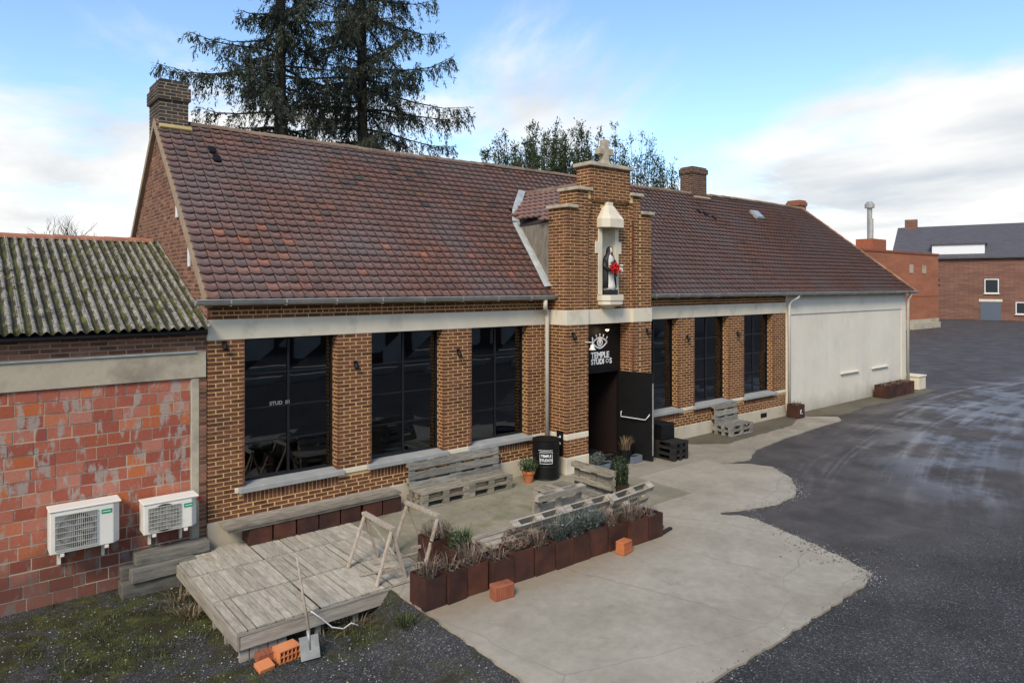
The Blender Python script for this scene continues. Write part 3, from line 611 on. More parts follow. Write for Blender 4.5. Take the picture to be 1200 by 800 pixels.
# stone bands, plinth, sills
st = MB(); st.box(3.262, 10.63, YF - 0.012, YF + 0.05, BAND0, BAND1); o = bpart(st, 'lintel_band', STONE, bevel=0.005)
st = MB(); st.box(13.49, XE - 0.004, YF - 0.012, YF + 0.05, BAND0, BAND1); bpart(st, 'lintel_band', STONE, bevel=0.005)
for a, b in ((3.262, 10.63), (13.49, XE - 0.002)):
    st = MB(); st.box(a, b, YF - 0.03, YF + 0.05, -0.35, 0.35); bpart(st, 'plinth', PLINTHM, bevel=0.008)
for xx in (14.05, 19.35):
    st = MB(); st.box(xx, xx + 0.34, YF - 0.032, YF - 0.02, 0.10, 0.24); bpart(st, 'vent_opening', BLACKM)
for i_, (a, b) in enumerate(WINS):
    st = MB(); e = 0.10; st.prism([(YF - 0.09, SILL0), (YF + 0.22, SILL0), (YF + 0.22, SILL1 + 0.02), (YF - 0.09, SILL1 - 0.015)], 'x', a - e, b + e); bpart(st, 'window_sill', BLUESTONE, bevel=0.008)
for a, b in ((5.6, 6.08), (7.87, 8.38), (10.13, 10.62), (15.46, 15.97), (17.81, 18.4), (20.22, XE - 0.003), (3.69, 3.75)):
    st = MB(); st.box(a, b, YF - 0.03, YF + 0.05, SILL0 + 0.005, SILL1 - 0.01); bpart(st, 'sill_band', STONE, bevel=0.006)

# windows
def window(a, b, name='window'):
    y = YF + 0.20; z0, z1 = SILL1 + 0.02, BAND0
    fr = MB(); t = 0.035
    fr.box(a, a + t, y, y + 0.06, z0, z1); fr.box(b - t, b, y, y + 0.06, z0, z1); fr.box(a + t, b - t, y, y + 0.06, z0, z0 + t); fr.box(a + t, b - t, y, y + 0.06, z1 - t, z1)
    wn = bpart(fr, name, FRAMEM)
    cxm = (a + b) / 2; m = MB(); m.box(cxm - 0.018, cxm + 0.018, y + 0.005, y + 0.055, z0 + t, z1 - t); bpart(m, 'mullion', FRAMEM, wn)
    hz = (z1 - z0 - 2 * t) / 4
    for k in range(1, 4):
        m = MB(); zz = z0 + t + k * hz; m.box(a + t, b - t, y + 0.008, y + 0.052, zz - 0.009, zz + 0.009); bpart(m, 'glazing_bar', FRAMEM, wn)
    for k in range(4):
        for sx in (0, 1):
            m = MB(); x0 = a + t if sx == 0 else cxm + 0.018; x1 = cxm - 0.018 if sx == 0 else b - t
            yy = y + 0.03 + random.uniform(-0.002, 0.002)
            m.add([(x0, yy, z0 + t + k * hz + 0.009 * (k > 0)), (x1, yy + random.uniform(-0.009, 0.009), z0 + t + k * hz + 0.009 * (k > 0)), (x1, yy + random.uniform(-0.009, 0.009), z0 + t + (k + 1) * hz - 0.009 * (k < 3)), (x0, yy, z0 + t + (k + 1) * hz - 0.009 * (k < 3))], [(0, 1, 2, 3)])
            bpart(m, 'pane', GLASS, wn, fixn=False)
    return wn
wobj = [window(a, b) for a, b in WINS]
text_mesh('lettering', 'STUD  01', 0.09, GREYPL, wobj[0], Matrix.Translation((4.52 - BL[0], YF + 0.195 - BL[1], 2.10)) @ Matrix.Rotation(R(90), 4, 'X'), bold=0.002)

# ------------------------------------------------------------------ porch
PX0, PX1, PY = 10.62, 13.50, 11.13
DX0, DX1 = 11.30, 12.82
OT, MT, CT = 5.88, 6.30, 6.89
pc = MB(); e = 0.001
for a, b, t in ((PX0, 10.95, OT), (10.95, 11.30, MT), (DX1, 13.10, MT), (13.10, PX1, OT)):
    pc.box(a + e, b - (e if b > 13.2 else 0), PY, PY + 0.58, 0, t)
NX = 12.03                                                    # recessed niche wall, open at the niche
pc.box(DX0, NX - 0.217, PY + 0.08, PY + 0.58, BAND0, 6.12); pc.box(NX + 0.217, DX1, PY + 0.08, PY + 0.58, BAND0, 6.12)
pc.box(NX - 0.217, NX + 0.217, PY + 0.081, PY + 0.58, BAND0, 3.935); pc.box(NX - 0.217, NX + 0.217, PY + 0.081, PY + 0.58, 5.61, 6.12); pc.box(NX - 0.217, NX + 0.217, PY + 0.34, PY + 0.58, 3.935, 5.61)
pc.box(11.38, 12.72, PY, PY + 0.45, 6.125, CT)
for k in range(4):                                            # corbelled shoulders of the recess
    z = 5.72 + k * 0.105
    pc.box(DX0, DX0 + 0.03 * (k + 1), PY + 0.002, PY + 0.4, z, z + 0.105); pc.box(DX1 - 0.03 * (k + 1), DX1, PY + 0.002, PY + 0.4, z, z + 0.105)
pc.box(DX0, 11.38, PY + 0.001, PY + 0.44, 6.135, MT); pc.box(12.72, DX1, PY + 0.001, PY + 0.44, 6.135, MT)
pwall = bpart(pc, 'porch_wall', MORTAR)
pf = MB()
for a, b, t in ((PX0, 10.95, OT), (10.95, 11.30, MT), (DX1, 13.10, MT), (13.10, PX1, OT)):
    ph = int(a * 10) % 2
    for z0, z1 in ((0.36, 0.745), (0.875, BAND0), (BAND1, t)):
        if a in (PX0,): brick_face(pf, (PX0, PY, 0), (1, 0, 0), (0, -1, 0), 11.30 - PX0 if z1 < OT else 10.95 - PX0, z0, z1)
        elif a == DX1: brick_face(pf, (DX1, PY, 0), (1, 0, 0), (0, -1, 0), 13.10 - DX1 - 0.008, z0, z1, phase=1)
        elif a == 13.10: brick_face(pf, (13.10, PY, 0), (1, 0, 0), (0, -1, 0), 0.40, z0, z1)
        elif z0 == BAND1: brick_face(pf, (10.95, PY, 0), (1, 0, 0), (0, -1, 0), 0.35, z0, z1)
for z0, z1 in ((0.36, 0.745), (0.875, BAND0), (BAND1, OT)):
    brick_face(pf, (PX0, PY + 0.58, 0), (0, -1, 0), (-1, 0, 0), 0.58, z0, z1)
    brick_face(pf, (PX1, PY, 0), (0, 1, 0), (1, 0, 0), 0.58, z0, z1)
brick_face(pf, (10.95, PY + 0.58, 0), (0, -1, 0), (-1, 0, 0), 0.58, OT, MT); brick_face(pf, (13.10, PY, 0), (0, 1, 0), (1, 0, 0), 0.58, OT, MT)
brick_face(pf, (11.38, PY, 0), (1, 0, 0), (0, -1, 0), 1.34, 6.12, CT, phase=1)
brick_face(pf, (11.38, PY + 0.45, 0), (0, -1, 0), (-1, 0, 0), 0.45, MT + 0.09, CT); brick_face(pf, (12.72, PY, 0), (0, 1, 0), (1, 0, 0), 0.45, MT + 0.09, CT)
brick_face(pf, (DX0, PY + 0.08, 0), (1, 0, 0), (0, -1, 0), DX1 - DX0, BAND1, 6.10, holes=[(0.50, 0.96, 3.6, 6.05)])
brick_face(pf, (DX1, PY, 0), (0, 1, 0), (-1, 0, 0), 0.42, 0.36, BAND0, sl=0.19); brick_face(pf, (DX0, PY + 0.42, 0), (0, -1, 0), (1, 0, 0), 0.42, 0.36, BAND0, sl=0.19)
brick_face(pf, (DX1, PY, 0), (0, 1, 0), (-1, 0, 0), 0.08, BAND1, 5.7, sl=0.1)
for k in range(4):
    z = 5.72 + k * 0.105
    pf.box(DX1 - 0.03 * (k + 1) - 0.004, DX1 - 0.004, PY - 0.006, PY + 0.06, z + 0.02, z + 0.095, random.random()); pf.box(DX0 + 0.004, DX0 + 0.03 * (k + 1) + 0.004, PY - 0.006, PY + 0.06, z + 0.02, z + 0.095, random.random())
o = bpart(pf, 'brick_courses', BRICK, pwall); tag(o, kind='stuff')
def stone(name, *a, par=None, bev=0.012):
    s_ = MB(); s_.box(*a); return bpart(s_, name, STONE, par or pwall, bevel=bev)
COPE = MAT('weathered_coping', [(0.27, 0.235, 0.18), (0.40, 0.36, 0.29), (0.50, 0.455, 0.375)], scale=6, rough=0.9, bmp=0.4)
def coping(*a):
    s_ = MB(); s_.box(*a); return bpart(s_, 'coping', COPE, pwall, bevel=0.015)
for a, b, t in ((PX0 - 0.06, 11.02, OT), (10.90, 11.40, MT), (12.70, 13.16, MT), (13.06, PX1 + 0.06, OT)):
    z_ = t; b2 = 10.94 if a < 10.6 else b; a2 = 13.11 if a > 13.05 else a
    coping(a2, b2, PY - 0.07, PY + 0.62, z_, z_ + 0.075)
coping(11.31, 12.79, PY - 0.07, PY + 0.52, CT, CT + 0.09)
# bands on the porch
stone('lintel_band', PX0 - 0.014, DX0 + 0.002, PY - 0.014, PY + 0.59, BAND0, BAND1 + 0.002, bev=0.005); stone('lintel_band', DX1 - 0.002, PX1 + 0.014, PY - 0.014, PY + 0.59, BAND0, BAND1 + 0.002, bev=0.005)
stone('lintel_band', DX0 + 0.003, DX1 - 0.003, PY + 0.06, PY + 0.5, BAND0 - 0.004, BAND1, bev=0.005)
for z0, z1, pr in ((0.745, 0.875, 0.012), (-0.1, 0.36, 0.03)):
    stone('porch_plinth' if z0 < 0 else 'porch_band', PX0 - pr, DX0 + 0.003, PY - pr, PY + 0.585, z0, z1); stone('porch_plinth' if z0 < 0 else 'porch_band', DX1 - 0.003, PX1 + pr, PY - pr, PY + 0.585, z0, z1)
# cross
cr_ = MB(); cx0, cy0 = 12.05, 11.34
prof = [(-0.12, 0), (0.12, 0), (0.085, 0.20), (0.085, 0.25), (0.245, 0.25), (0.245, 0.40), (0.085, 0.40), (0.085, 0.60), (-0.085, 0.60), (-0.085, 0.40), (-0.245, 0.40), (-0.245, 0.25), (-0.085, 0.25), (-0.085, 0.20)]
cr_.prism([(cx0 + a, CT + 0.09 + b) for a, b in prof], 'y', cy0 - 0.07, cy0 + 0.07); bpart(cr_, 'stone_cross', COPE, bevel=0.008)
# niche
ny_ = PY + 0.08
nch = MB()
for sx in (-1, 1):
    xa, xb = sorted((NX + sx * 0.34, NX + sx * 0.215)); nch.box(xa, xb, ny_ - 0.035, ny_ + 0.05, 3.95, 5.62)
    xa, xb = sorted((NX + sx * 0.44, NX + sx * 0.34)); nch.box(xa, xb, ny_ - 0.033, ny_ + 0.05, 4.90, 5.18)
niche = bpart(nch, 'niche', STONE, bevel=0.008)
nb = MB(); n = 9
for i in range(n):
    t0, t1 = math.pi * i / n, math.pi * (i + 1) / n
    nb.add([(NX - 0.215 * math.cos(t0), ny_ + 0.22 * math.sin(t0), 3.94), (NX - 0.215 * math.cos(t1), ny_ + 0.22 * math.sin(t1), 3.94), (NX - 0.215 * math.cos(t1), ny_ + 0.22 * math.sin(t1), 5.62), (NX - 0.215 * math.cos(t0), ny_ + 0.22 * math.sin(t0), 5.62)], [(0, 1, 2, 3)])
bpart(nb, 'niche_back', STONE, niche, fixn=False)
def oct_half(wd, dp): return [(NX - wd, ny_), (NX - wd, ny_ - dp * 0.55), (NX - wd * 0.62, ny_ - dp), (NX + wd * 0.62, ny_ - dp), (NX + wd, ny_ - dp * 0.55), (NX + wd, ny_)]
def loft(levels, name, mat, par):
    m = MB(); vs = []; fs = []; n = 6
    for (wd, dp, z) in levels: vs += [(p[0], p[1], z) for p in oct_half(wd, dp)]
    for i in range(len(levels) - 1):
        for k in range(n): fs.append((i * n + k, i * n + (k + 1) % n, (i + 1) * n + (k + 1) % n, (i + 1) * n + k))
    fs += [tuple(range(n)), tuple(range((len(levels) - 1) * n, len(levels) * n))]
    m.add(vs, fs); return bpart(m, name, mat, par, bevel=0.006)
loft([(0.33, 0.24, 5.50), (0.37, 0.29, 5.50), (0.37, 0.29, 5.70), (0.30, 0.22, 5.80), (0.19, 0.13, 5.96), (0.13, 0.09, 6.02), (0.13, 0.09, 6.10)], 'niche_hood', STONE, niche)
loft([(0.10, 0.05, 3.63), (0.30, 0.22, 3.70), (0.34, 0.27, 3.72), (0.34, 0.27, 3.80), (0.36, 0.29, 3.815), (0.36, 0.29, 3.94)], 'niche_shelf', STONE, niche)
# the hole in the niche wall is deep: dark recess behind the back shell not needed, the shell stands in the wall

# door, transom panel with sign
dp_ = MB(); yD = PY + 0.40
dp_.box(DX0, DX1, yD, yD + 0.05, 2.16, BAND0 - 0.006); tr_ = bpart(dp_, 'transom_panel', BLACKM)
df = MB(); df.box(DX0, DX0 + 0.07, yD - 0.012, yD + 0.06, 0, 2.16); df.box(DX1 - 0.07, DX1, yD - 0.012, yD + 0.06, 0, 2.16); df.box(DX0 + 0.07, DX1 - 0.07, yD - 0.012, yD + 0.06, 2.09, 2.155); bpart(df, 'door_frame', BLACKM)
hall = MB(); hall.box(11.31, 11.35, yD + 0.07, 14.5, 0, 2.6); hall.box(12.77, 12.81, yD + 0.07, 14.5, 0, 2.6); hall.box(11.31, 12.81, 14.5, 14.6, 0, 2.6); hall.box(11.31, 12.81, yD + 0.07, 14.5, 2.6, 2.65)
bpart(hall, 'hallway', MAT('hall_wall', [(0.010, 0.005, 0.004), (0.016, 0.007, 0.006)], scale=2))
h0, h1 = Vector((12.74, yD - 0.02, 0)), Vector((12.95, 10.63, 0)); dd = (h1 - h0).normalized(); dn = Vector((dd.y, -dd.x, 0))
lf = MB(); c = (h0 + h1) / 2; lf.obox((c.x, c.y, 1.06), dd, dn, (0, 0, 1), (h1 - h0).length / 2, 0.022, 1.03); leaf = bpart(lf, 'door', BLACKM, bevel=0.004)
side = -1 if dn.x > 0 else 1
pb = MB(); q = lambda t, off, z: tuple(h0 + (h1 - h0) * t + dn * (side * (0.022 + off)) + Vector((0, 0, z)))
pb.tube([q(0.10, 0.0, 1.12), q(0.10, 0.03, 1.10), q(0.12, 0.07, 1.0), q(0.84, 0.07, 0.99), q(0.92, 0.03, 1.09), q(0.92, 0.0, 1.12)], 0.014, 8); bpart(pb, 'push_bar', PLAIN('bar_grey', (0.55, 0.55, 0.54), 0.35, 0.2), leaf, smooth=True)
pb = MB(); pb.obox(h1 + Vector((0, 0, 1.0)) + dd * 0.004, dd, dn, (0, 0, 1), 0.006, 0.025, 0.85); bpart(pb, 'edge_strip', ZINC, leaf)
# sign
sx0 = 12.10; sy = yD - 0.006
rotx = Matrix.Rotation(R(90), 4, 'X')
def T(x, z): return Matrix.Translation((x - BL[0], sy - BL[1], z)) @ rotx
text_mesh('lettering', 'TEMPLE', 0.20, SIGNW, tr_, T(sx0, 2.44), bold=0.006, sx=0.92)
text_mesh('lettering', 'STUDI', 0.175, SIGNW, tr_, T(sx0 - 0.085, 2.295), bold=0.006, sx=0.92)
text_mesh('lettering', 'S', 0.175, SIGNW, tr_, T(sx0 + 0.365, 2.295), bold=0.006, sx=0.92)
lo = MB()
for k in range(10):
    t0, t1 = 2 * math.pi * k / 10, 2 * math.pi * (k + 1) / 10
    P4 = [(sx0 + 0.245 + r_ * math.cos(t), sy, 2.358 + r_ * math.sin(t)) for r_, t in ((0.036, t0), (0.052, t0), (0.052, t1), (0.036, t1))]
    lo.add(P4, [(0, 1, 2, 3)])
bpart(lo, 'lettering', SIGNW, tr_, fixn=False)
ey = MB(); ex, ez = sx0 - 0.01, 2.81
def arc(fn, wd, n=16):
    for k in range(n):
        a, b = k / n, (k + 1) / n; p, q_ = fn(a), fn(b); ey.bar((p[0], sy, p[1]), (q_[0], sy, q_[1]), 0.006, wd, up=(0, 0, 1))
arc(lambda t: (ex - 0.25 + 0.5 * t, ez + 0.115 * math.sin(math.pi * t)), 0.035)
arc(lambda t: (ex - 0.25 + 0.5 * t, ez - 0.135 * math.sin(math.pi * t)), 0.035)
for k in range(5):
    t = 0.1 + 0.2 * k; x_, z_ = ex - 0.25 + 0.5 * t, ez + 0.115 * math.sin(math.pi * t); dx_ = (t - 0.5) * 0.16
    ey.bar((x_ + dx_ * 0.35, sy, z_ + 0.035), (x_ + dx_, sy, z_ + 0.095), 0.006, 0.032)
ey.lathe([(0.098, -0.003), (0.098, 0.003)], n=20)
for i in range(len(ey.v) - 40, len(ey.v)):
    x_, y_, z_ = ey.v[i]; ey.v[i] = (ex + x_, sy + z_, ez + y_)
eyo = bpart(ey, 'eye_emblem', SIGNW, tr_)
ei = MB()
for k in range(12):
    t0, t1 = R(150 + 20 * k), R(150 + 20 * (k + 1)); ei.bar((ex + 0.052 * math.cos(t0), sy - 0.006, ez + 0.052 * math.sin(t0)), (ex + 0.052 * math.cos(t1), sy - 0.006, ez + 0.052 * math.sin(t1)), 0.003, 0.014)
bpart(ei, 'eye_detail', BLACKM, tr_)
# lit lamp over the sign
lm = thing('sign_lamp', 'small lit lamp glowing above the eye emblem in the doorway', 'lamp', (12.16, yD, 3.17))
m = MB(); m.tube([(0, 0, 0.06), (0, -0.10, 0.07), (0, -0.17, 0.03)], 0.012); m.build('arm', BLACKM, lm)
m = MB(); m.lathe([(0.02, 0.05), (0.05, 0.0), (0.06, -0.05)], (0, -0.18, 0), 12); m.build('lamp_shade', BLACKM, lm)
m = MB(); m.lathe([(0.01, -0.085), (0.042, -0.06), (0.05, -0.035), (0.02, 0.0)], (0, -0.18, 0), 12); m.build('bulb', PLAIN('bulb_glow', (1, 0.8, 0.5), 0.4, emit=(1.0, 0.62, 0.22), es=7), lm)
pl_d = bpy.data.lights.new('bulb_light', 'POINT'); pl_d.energy = 0.35; pl_d.color = (1.0, 0.72, 0.38); pl_d.shadow_soft_size = 0.05
pl = bpy.data.objects.new('bulb_light', pl_d); COL.objects.link(pl); pl.parent = lm; pl.location = (0, -0.2, -0.13)
# bell
be = thing('door_bell', 'small white hanging bell on a bracket at the door corner', 'bell', (11.30, PY - 0.01, 2.72))
m = MB(); m.tube([(-0.12, 0, 0.17), (0.0, -0.12, 0.16), (0.02, -0.13, 0.15)], 0.008); m.tube([(0.0, -0.12, 0.28), (0.0, -0.12, 0.10)], 0.006); m.build('bracket', WHITEPL, be)
m = MB(); m.lathe([(0.015, 0.12), (0.04, 0.10), (0.05, 0.04), (0.085, 0.0), (0.08, -0.01)], (0, -0.12, 0), 14); m.build('bell_cup', WHITEPL, be, smooth=True)

# bricks of the front wall: the nearest 300 singly, the rest as one part
fwd = (math.cos(TH), math.sin(TH))
full.sort(key=lambda t: t[0][0] * fwd[0] + t[0][1] * fwd[1])
bm_var = []
for k in range(10):
    m = MB(); m.obox((0, 0, 0), (1, 0, 0), (0, 1, 0), (0, 0, 1), SL / 2 - JT / 4, 0.02, PITCH / 2 - JT / 2, (k + 0.5) / 10); bm_var.append(m.mesh('brick', BRICK))
for c_, i_ in full[:300]:
    link('brick', random.choice(bm_var), bwall, (c_[0] - BL[0], c_[1] - BL[1], c_[2]))
for c_, i_ in full[300:]:
    field.obox(c_, (1, 0, 0), (0, 1, 0), (0, 0, 1), SL / 2 - JT / 4, 0.02, PITCH / 2 - JT / 2, random.random())
o = bpart(field, 'brick_courses', BRICK, bwall); tag(o, kind='stuff')

# ------------------------------------------------------------------ roof
RY0, RZ0, RY1, RZ1 = 11.55, 3.93, 15.10, 7.40
RL = math.hypot(RY1 - RY0, RZ1 - RZ0); RC, RS = (RY1 - RY0) / RL, (RZ1 - RZ0) / RL
RX0, RX1, RXR = 3.20, 30.35, 28.05
def roof_z(y): return RZ0 + (y - RY0) * RS / RC
DXC, DEZ, DRZ, DHW = 12.06, 5.63, 6.58, 1.46
def dhw(y): return DHW - (y - 11.6) * 0.21
def dorm_z(x): return DRZ - abs(x - DXC) * (DRZ - DEZ) / DHW * 1.0
rb = MB()
y2 = 2 * RY1 - RY0
# body under the tiles (front slope, back slope, hipped end)
RG = 3.30
rb.add([(RG, RY0, RZ0 - 0.02), (RX1 - 0.03, RY0, RZ0 - 0.02), (RXR, RY1, RZ1 - 0.02), (RG, RY1, RZ1 - 0.02), (RG, y2, RZ0 - 0.02), (RX1 - 0.03, y2, RZ0 - 0.02),
        (RG, RY0, RZ0 - 0.10), (RX1 - 0.03, RY0, RZ0 - 0.10), (RG, y2, RZ0 - 0.10), (RX1 - 0.03, y2, RZ0 - 0.10)],
       [(0, 1, 2, 3), (3, 2, 5, 4), (1, 5, 2), (0, 6, 7, 1), (4, 5, 9, 8), (1, 7, 9, 5), (0, 3, 4, 8, 6), (6, 8, 9, 7)])
roof = bpart(rb, 'roof', ROOFUND)
TW, TE, TLn = 0.201, RL / 26, 0.235
tt = np.linspace(0, 1, 6)
hh = np.array([0.028, 0.018, 0.006, 0.0, 0.002, 0.010])
ee = -0.022 * np.sin(np.pi * tt) ** 0.8
base = []
for (t, h, e_) in zip(tt, hh, ee): base.append(((t - 0.5) * (TW - 0.003), e_, 0.054 + h))
for (t, h, e_) in zip(tt, hh, ee): base.append(((t - 0.5) * (TW - 0.003), TLn, 0.006 + h))
for (t, h, e_) in zip(tt, hh, ee): base.append(((t - 0.5) * (TW - 0.003), e_ + 0.03, -0.004 + h * 0.5))
base = np.array(base)
tq = [(i, i + 1, 6 + i + 1, 6 + i) for i in range(5)] + [(12 + i, 12 + i + 1, i + 1, i) for i in range(5)]
def tile_color(x, s):
    r = min(0.82, random.gauss(0.45, 0.16)) if random.random() > 0.004 else random.uniform(0.86, 0.93)
    # a patch of newer orange tiles low on the left and a few slate-grey replacements
    d = math.hypot((x - 4.7) / 1.0, (s - 1.0) / 0.75)
    if random.random() < 0.18 * math.exp(-d * d): r = random.uniform(0.86, 1.0)
    elif random.random() < 0.22 * math.exp(-d * d): r = random.uniform(0.0, 0.05)
    if s < 1.7 and x < 10.5: r += 0.13
    if x > 13.5: r -= 0.03
    if s > 3.2 and x < 11: r -= 0.12
    return min(1, max(0.03, r)) if r > 0.06 else max(0, r)
UP = np.array((0, RC, RS)); NR = np.array((0, -RS, RC)); EX = np.array((1.0, 0, 0))
tiles = []
for row in range(26):
    s_ = row * TE
    nt_ = int((RX1 - RX0) / TW) + 1
    for k in range(nt_):
        x = RX0 + (k + 0.5) * TW
        xm = RX1 - (RX1 - RXR) * ((s_ + 0.05) / RL)
        if x > xm - 0.03: continue
        y = RY0 + (s_ + TE / 2) * RC; z = roof_z(y)
        if abs(x - DXC) < dhw(y) and z < dorm_z(x) + 0.02: continue
        if abs(x - DXC) < 1.46 and y < 11.75: continue
        sag = -0.035 * math.exp(-((x - 22.5) / 2.2) ** 2) * math.sin(math.pi * s_ / RL) - 0.02 * math.exp(-((x - 8) / 2.5) ** 2) * math.sin(math.pi * s_ / RL) + 0.02 * math.sin(math.pi * s_ / RL)
        p = np.array((x, RY0, RZ0)) + UP * s_ + NR * (sag + random.uniform(-0.003, 0.003))
        p = p + UP * random.uniform(-0.006, 0.006)
        tiles.append((p, random.uniform(-0.018, 0.018), tile_color(x, s_), x, row))
tiles.sort(key=lambda t: t[0][0] * fwd[0] + t[0][1] * fwd[1])
tvar = [fast_mesh('roof_tile', base, tq, [(k + 0.5) / 24] * len(tq), TILE) for k in range(24)]
fr3 = Matrix((EX, UP, NR)).transposed()
for p, rot, cl, x, row in tiles[:300]:
    o = link('roof_tile', tvar[min(23, int(cl * 24))], roof, tuple(p - np.array(BL)))
    o.rotation_mode = 'QUATERNION'; o.rotation_quaternion = (fr3 @ Matrix.Rotation(rot, 3, 'Z')).to_quaternion()
def tile_field(lst, A, name, par):
    V = []; Q = []; RN = []
    for n, (p, rot, cl, x, row) in enumerate(lst):
        c_, s_ = math.cos(rot), math.sin(rot)
        bx = base.copy(); bx[:, 0], bx[:, 1] = base[:, 0] * c_ - base[:, 1] * s_, base[:, 0] * s_ + base[:, 1] * c_
        V.append(bx @ A + p - np.array(BL)); Q.append(np.array(tq) + 18 * n); RN += [cl] * len(tq)
    o = link(name, fast_mesh(name, np.concatenate(V), np.concatenate(Q), RN, TILE), par); tag(o, kind='stuff'); return o
tile_field(tiles[300:], np.array([EX, UP, NR]), 'tile_courses', roof)
# dormer roof behind the porch gable
dl = math.hypot(DHW, DRZ - DEZ); dc, ds_ = DHW / dl, (DRZ - DEZ) / dl
dm = MB()
for sg in (-1, 1):
    yb = RY0 + (DEZ - RZ0) * RC / RS; yt = RY0 + (DRZ - RZ0) * RC / RS
    dm.add([(DXC + sg * (DHW + 0.02), 11.55, DEZ - 0.015), (DXC, 11.55, DRZ - 0.015), (DXC, yt, DRZ - 0.015), (DXC + sg * dhw(yb), yb, DEZ - 0.015)], [(0, 1, 2, 3)])
dorm = bpart(dm, 'dormer_roof', ROOFUND, fixn=False)
for sg in (-1, 1):
    U2 = np.array((-sg * dc, 0, ds_)); N2 = np.array((sg * ds_, 0, dc)); E2 = np.array((0, -sg * 1.0, 0)) if sg < 0 else np.array((0, 1.0, 0))
    E2 = np.cross(U2, N2); lst = []
    for row in range(8):
        s_ = row * dl / 8
        for k in range(16):
            y = 11.62 + (k + 0.5) * TW; xx = DXC + sg * (DHW - (s_ + 0.1) * dc); zz = DEZ + (s_ + 0.08) * ds_
            if roof_z(y) > zz + 0.02 or abs(xx - DXC) > dhw(y) + 0.02: continue
            lst.append((np.array((DXC + sg * DHW, y, DEZ)) + U2 * s_, random.uniform(-0.015, 0.015), min(1, max(0.1, random.gauss(0.62, 0.13))), xx, row))
    tile_field(lst, np.array([E2, U2, N2]), 'tile_courses', dorm)
    ch = MB(); xw = DXC + sg * 1.44; xb = DXC + sg * (dhw(13.28) - 0.02)
    ch.add([(xw, 11.6, 3.9), (xw, 11.6, DEZ), (xb, 13.26, DEZ + 0.02), (xw, 11.72, 3.95)], [(0, 1, 2, 3)])
    bpart(ch, 'dormer_cheek', MAT('cheek_render', [(0.13, 0.115, 0.095), (0.22, 0.20, 0.17), (0.27, 0.25, 0.215)], scale=7, rough=0.95, bmp=0.8, stretch=(1, 1.5, 0.6)), dorm, fixn=False)
    fl = MB()
    pth = [(xw - 0.02 * sg * -1, 11.66, roof_z(11.66) + 0.05), (DXC + sg * (1.27), 12.45, roof_z(12.45) + 0.06), (xb, 13.26, roof_z(13.26) + 0.06), (DXC + sg * 0.78, 13.62, roof_z(13.62) + 0.07), (DXC + sg * 0.1, 14.2, roof_z(14.2) + 0.08)]
    pth = pth[:4] + [pth[4]]
    for a_, b_ in zip(pth[:-1], pth[1:]):
        a_, b_ = Vector(a_), Vector(b_); d_ = (b_ - a_).normalized(); nn = Vector(NR); s2 = d_.cross(nn).normalized()
        if s2.x * sg < 0: s2 = -s2
        fl.add([tuple(a_ - s2 * 0.02 + nn * 0.09), tuple(a_ + s2 * 0.075 + nn * 0.075), tuple(a_ + s2 * 0.16 + nn * 0.04), tuple(b_ - s2 * 0.02 + nn * 0.09), tuple(b_ + s2 * 0.075 + nn * 0.075), tuple(b_ + s2 * 0.16 + nn * 0.04)], [(0, 1, 4, 3), (1, 2, 5, 4)])
    bpart(fl, 'flashing', LEADM, dorm, fixn=False)
# dormer ridge
for k in range(7):
    m = MB(); y = 11.62 + k * 0.37
    if roof_z(y + 0.2) > DRZ + 0.05: break
    m.tube([(DXC, y, DRZ + 0.0), (DXC, y + 0.39, DRZ + 0.0)], [0.10, 0.095], 10); bpart(m, 'ridge_tile', RIDGEM, dorm, smooth=False)
# main ridge tiles and hip tiles
def capmesh(name, mat, ln, r=0.115, rn=0.5):
    m = MB(); n = 8; vs = []; fs = []
    for j, (x, rr) in enumerate(((0, r), (ln, r * 0.9), (0, r - 0.02), (ln, r * 0.9 - 0.02))):
        for k in range(n + 1):
            t = math.pi * k / n; vs.append((x, rr * math.cos(t), rr * 0.85 * math.sin(t)))
    for k in range(n): fs += [(k, k + 1, n + 1 + k + 1, n + 1 + k), (k, 2 * (n + 1) + k, 2 * (n + 1) + k + 1, k + 1)]
    m.add(vs, fs, rn); return m.mesh(name, mat)
rv = [capmesh('ridge_tile', RIDGEM, 0.40, rn=k / 6) for k in range(6)]
x = 3.85
while x < RXR - 0.1:
    o = link('ridge_tile', random.choice(rv), roof, (x - BL[0], RY1 - BL[1] + random.uniform(-0.01, 0.01), RZ1 - 0.02 + random.uniform(-0.01, 0.01) + 0.02 * math.sin(x * 0.6)))
    x += 0.37
hv = [capmesh('hip_tile', HIPM, 0.36, 0.10, rn=k / 6) for k in range(6)]
a_, b_ = Vector((RX1 + 0.02, RY0 - 0.02, RZ0 + 0.02)), Vector((RXR, RY1, RZ1)); d_ = (b_ - a_); n = int(d_.length / 0.33)
zq = d_.normalized().to_track_quat('X', 'Z')
for k in range(n):
    o = link('hip_tile', random.choice(hv), roof, tuple(a_ + d_ * (k / n) - Vector(BL))); o.rotation_mode = 'QUATERNION'; o.rotation_quaternion = zq
# hip slope (end) in tile colour
m = MB(); m.add([(RX1 + 0.01, RY0, RZ0), (RX1 + 0.01, y2, RZ0), (RXR + 0.01, RY1, RZ1)], [(0, 1, 2)], 0.5); bpart(m, 'end_slope', TILE, roof, fixn=False)
m = MB(); m.add([(RX0, y2, RZ0 + 0.02), (RX1, y2, RZ0 + 0.02), (RXR, RY1, RZ1 + 0.02), (RX0, RY1, RZ1 + 0.02)], [(0, 1, 2, 3)], 0.45); bpart(m, 'back_slope', TILE, roof, fixn=False)
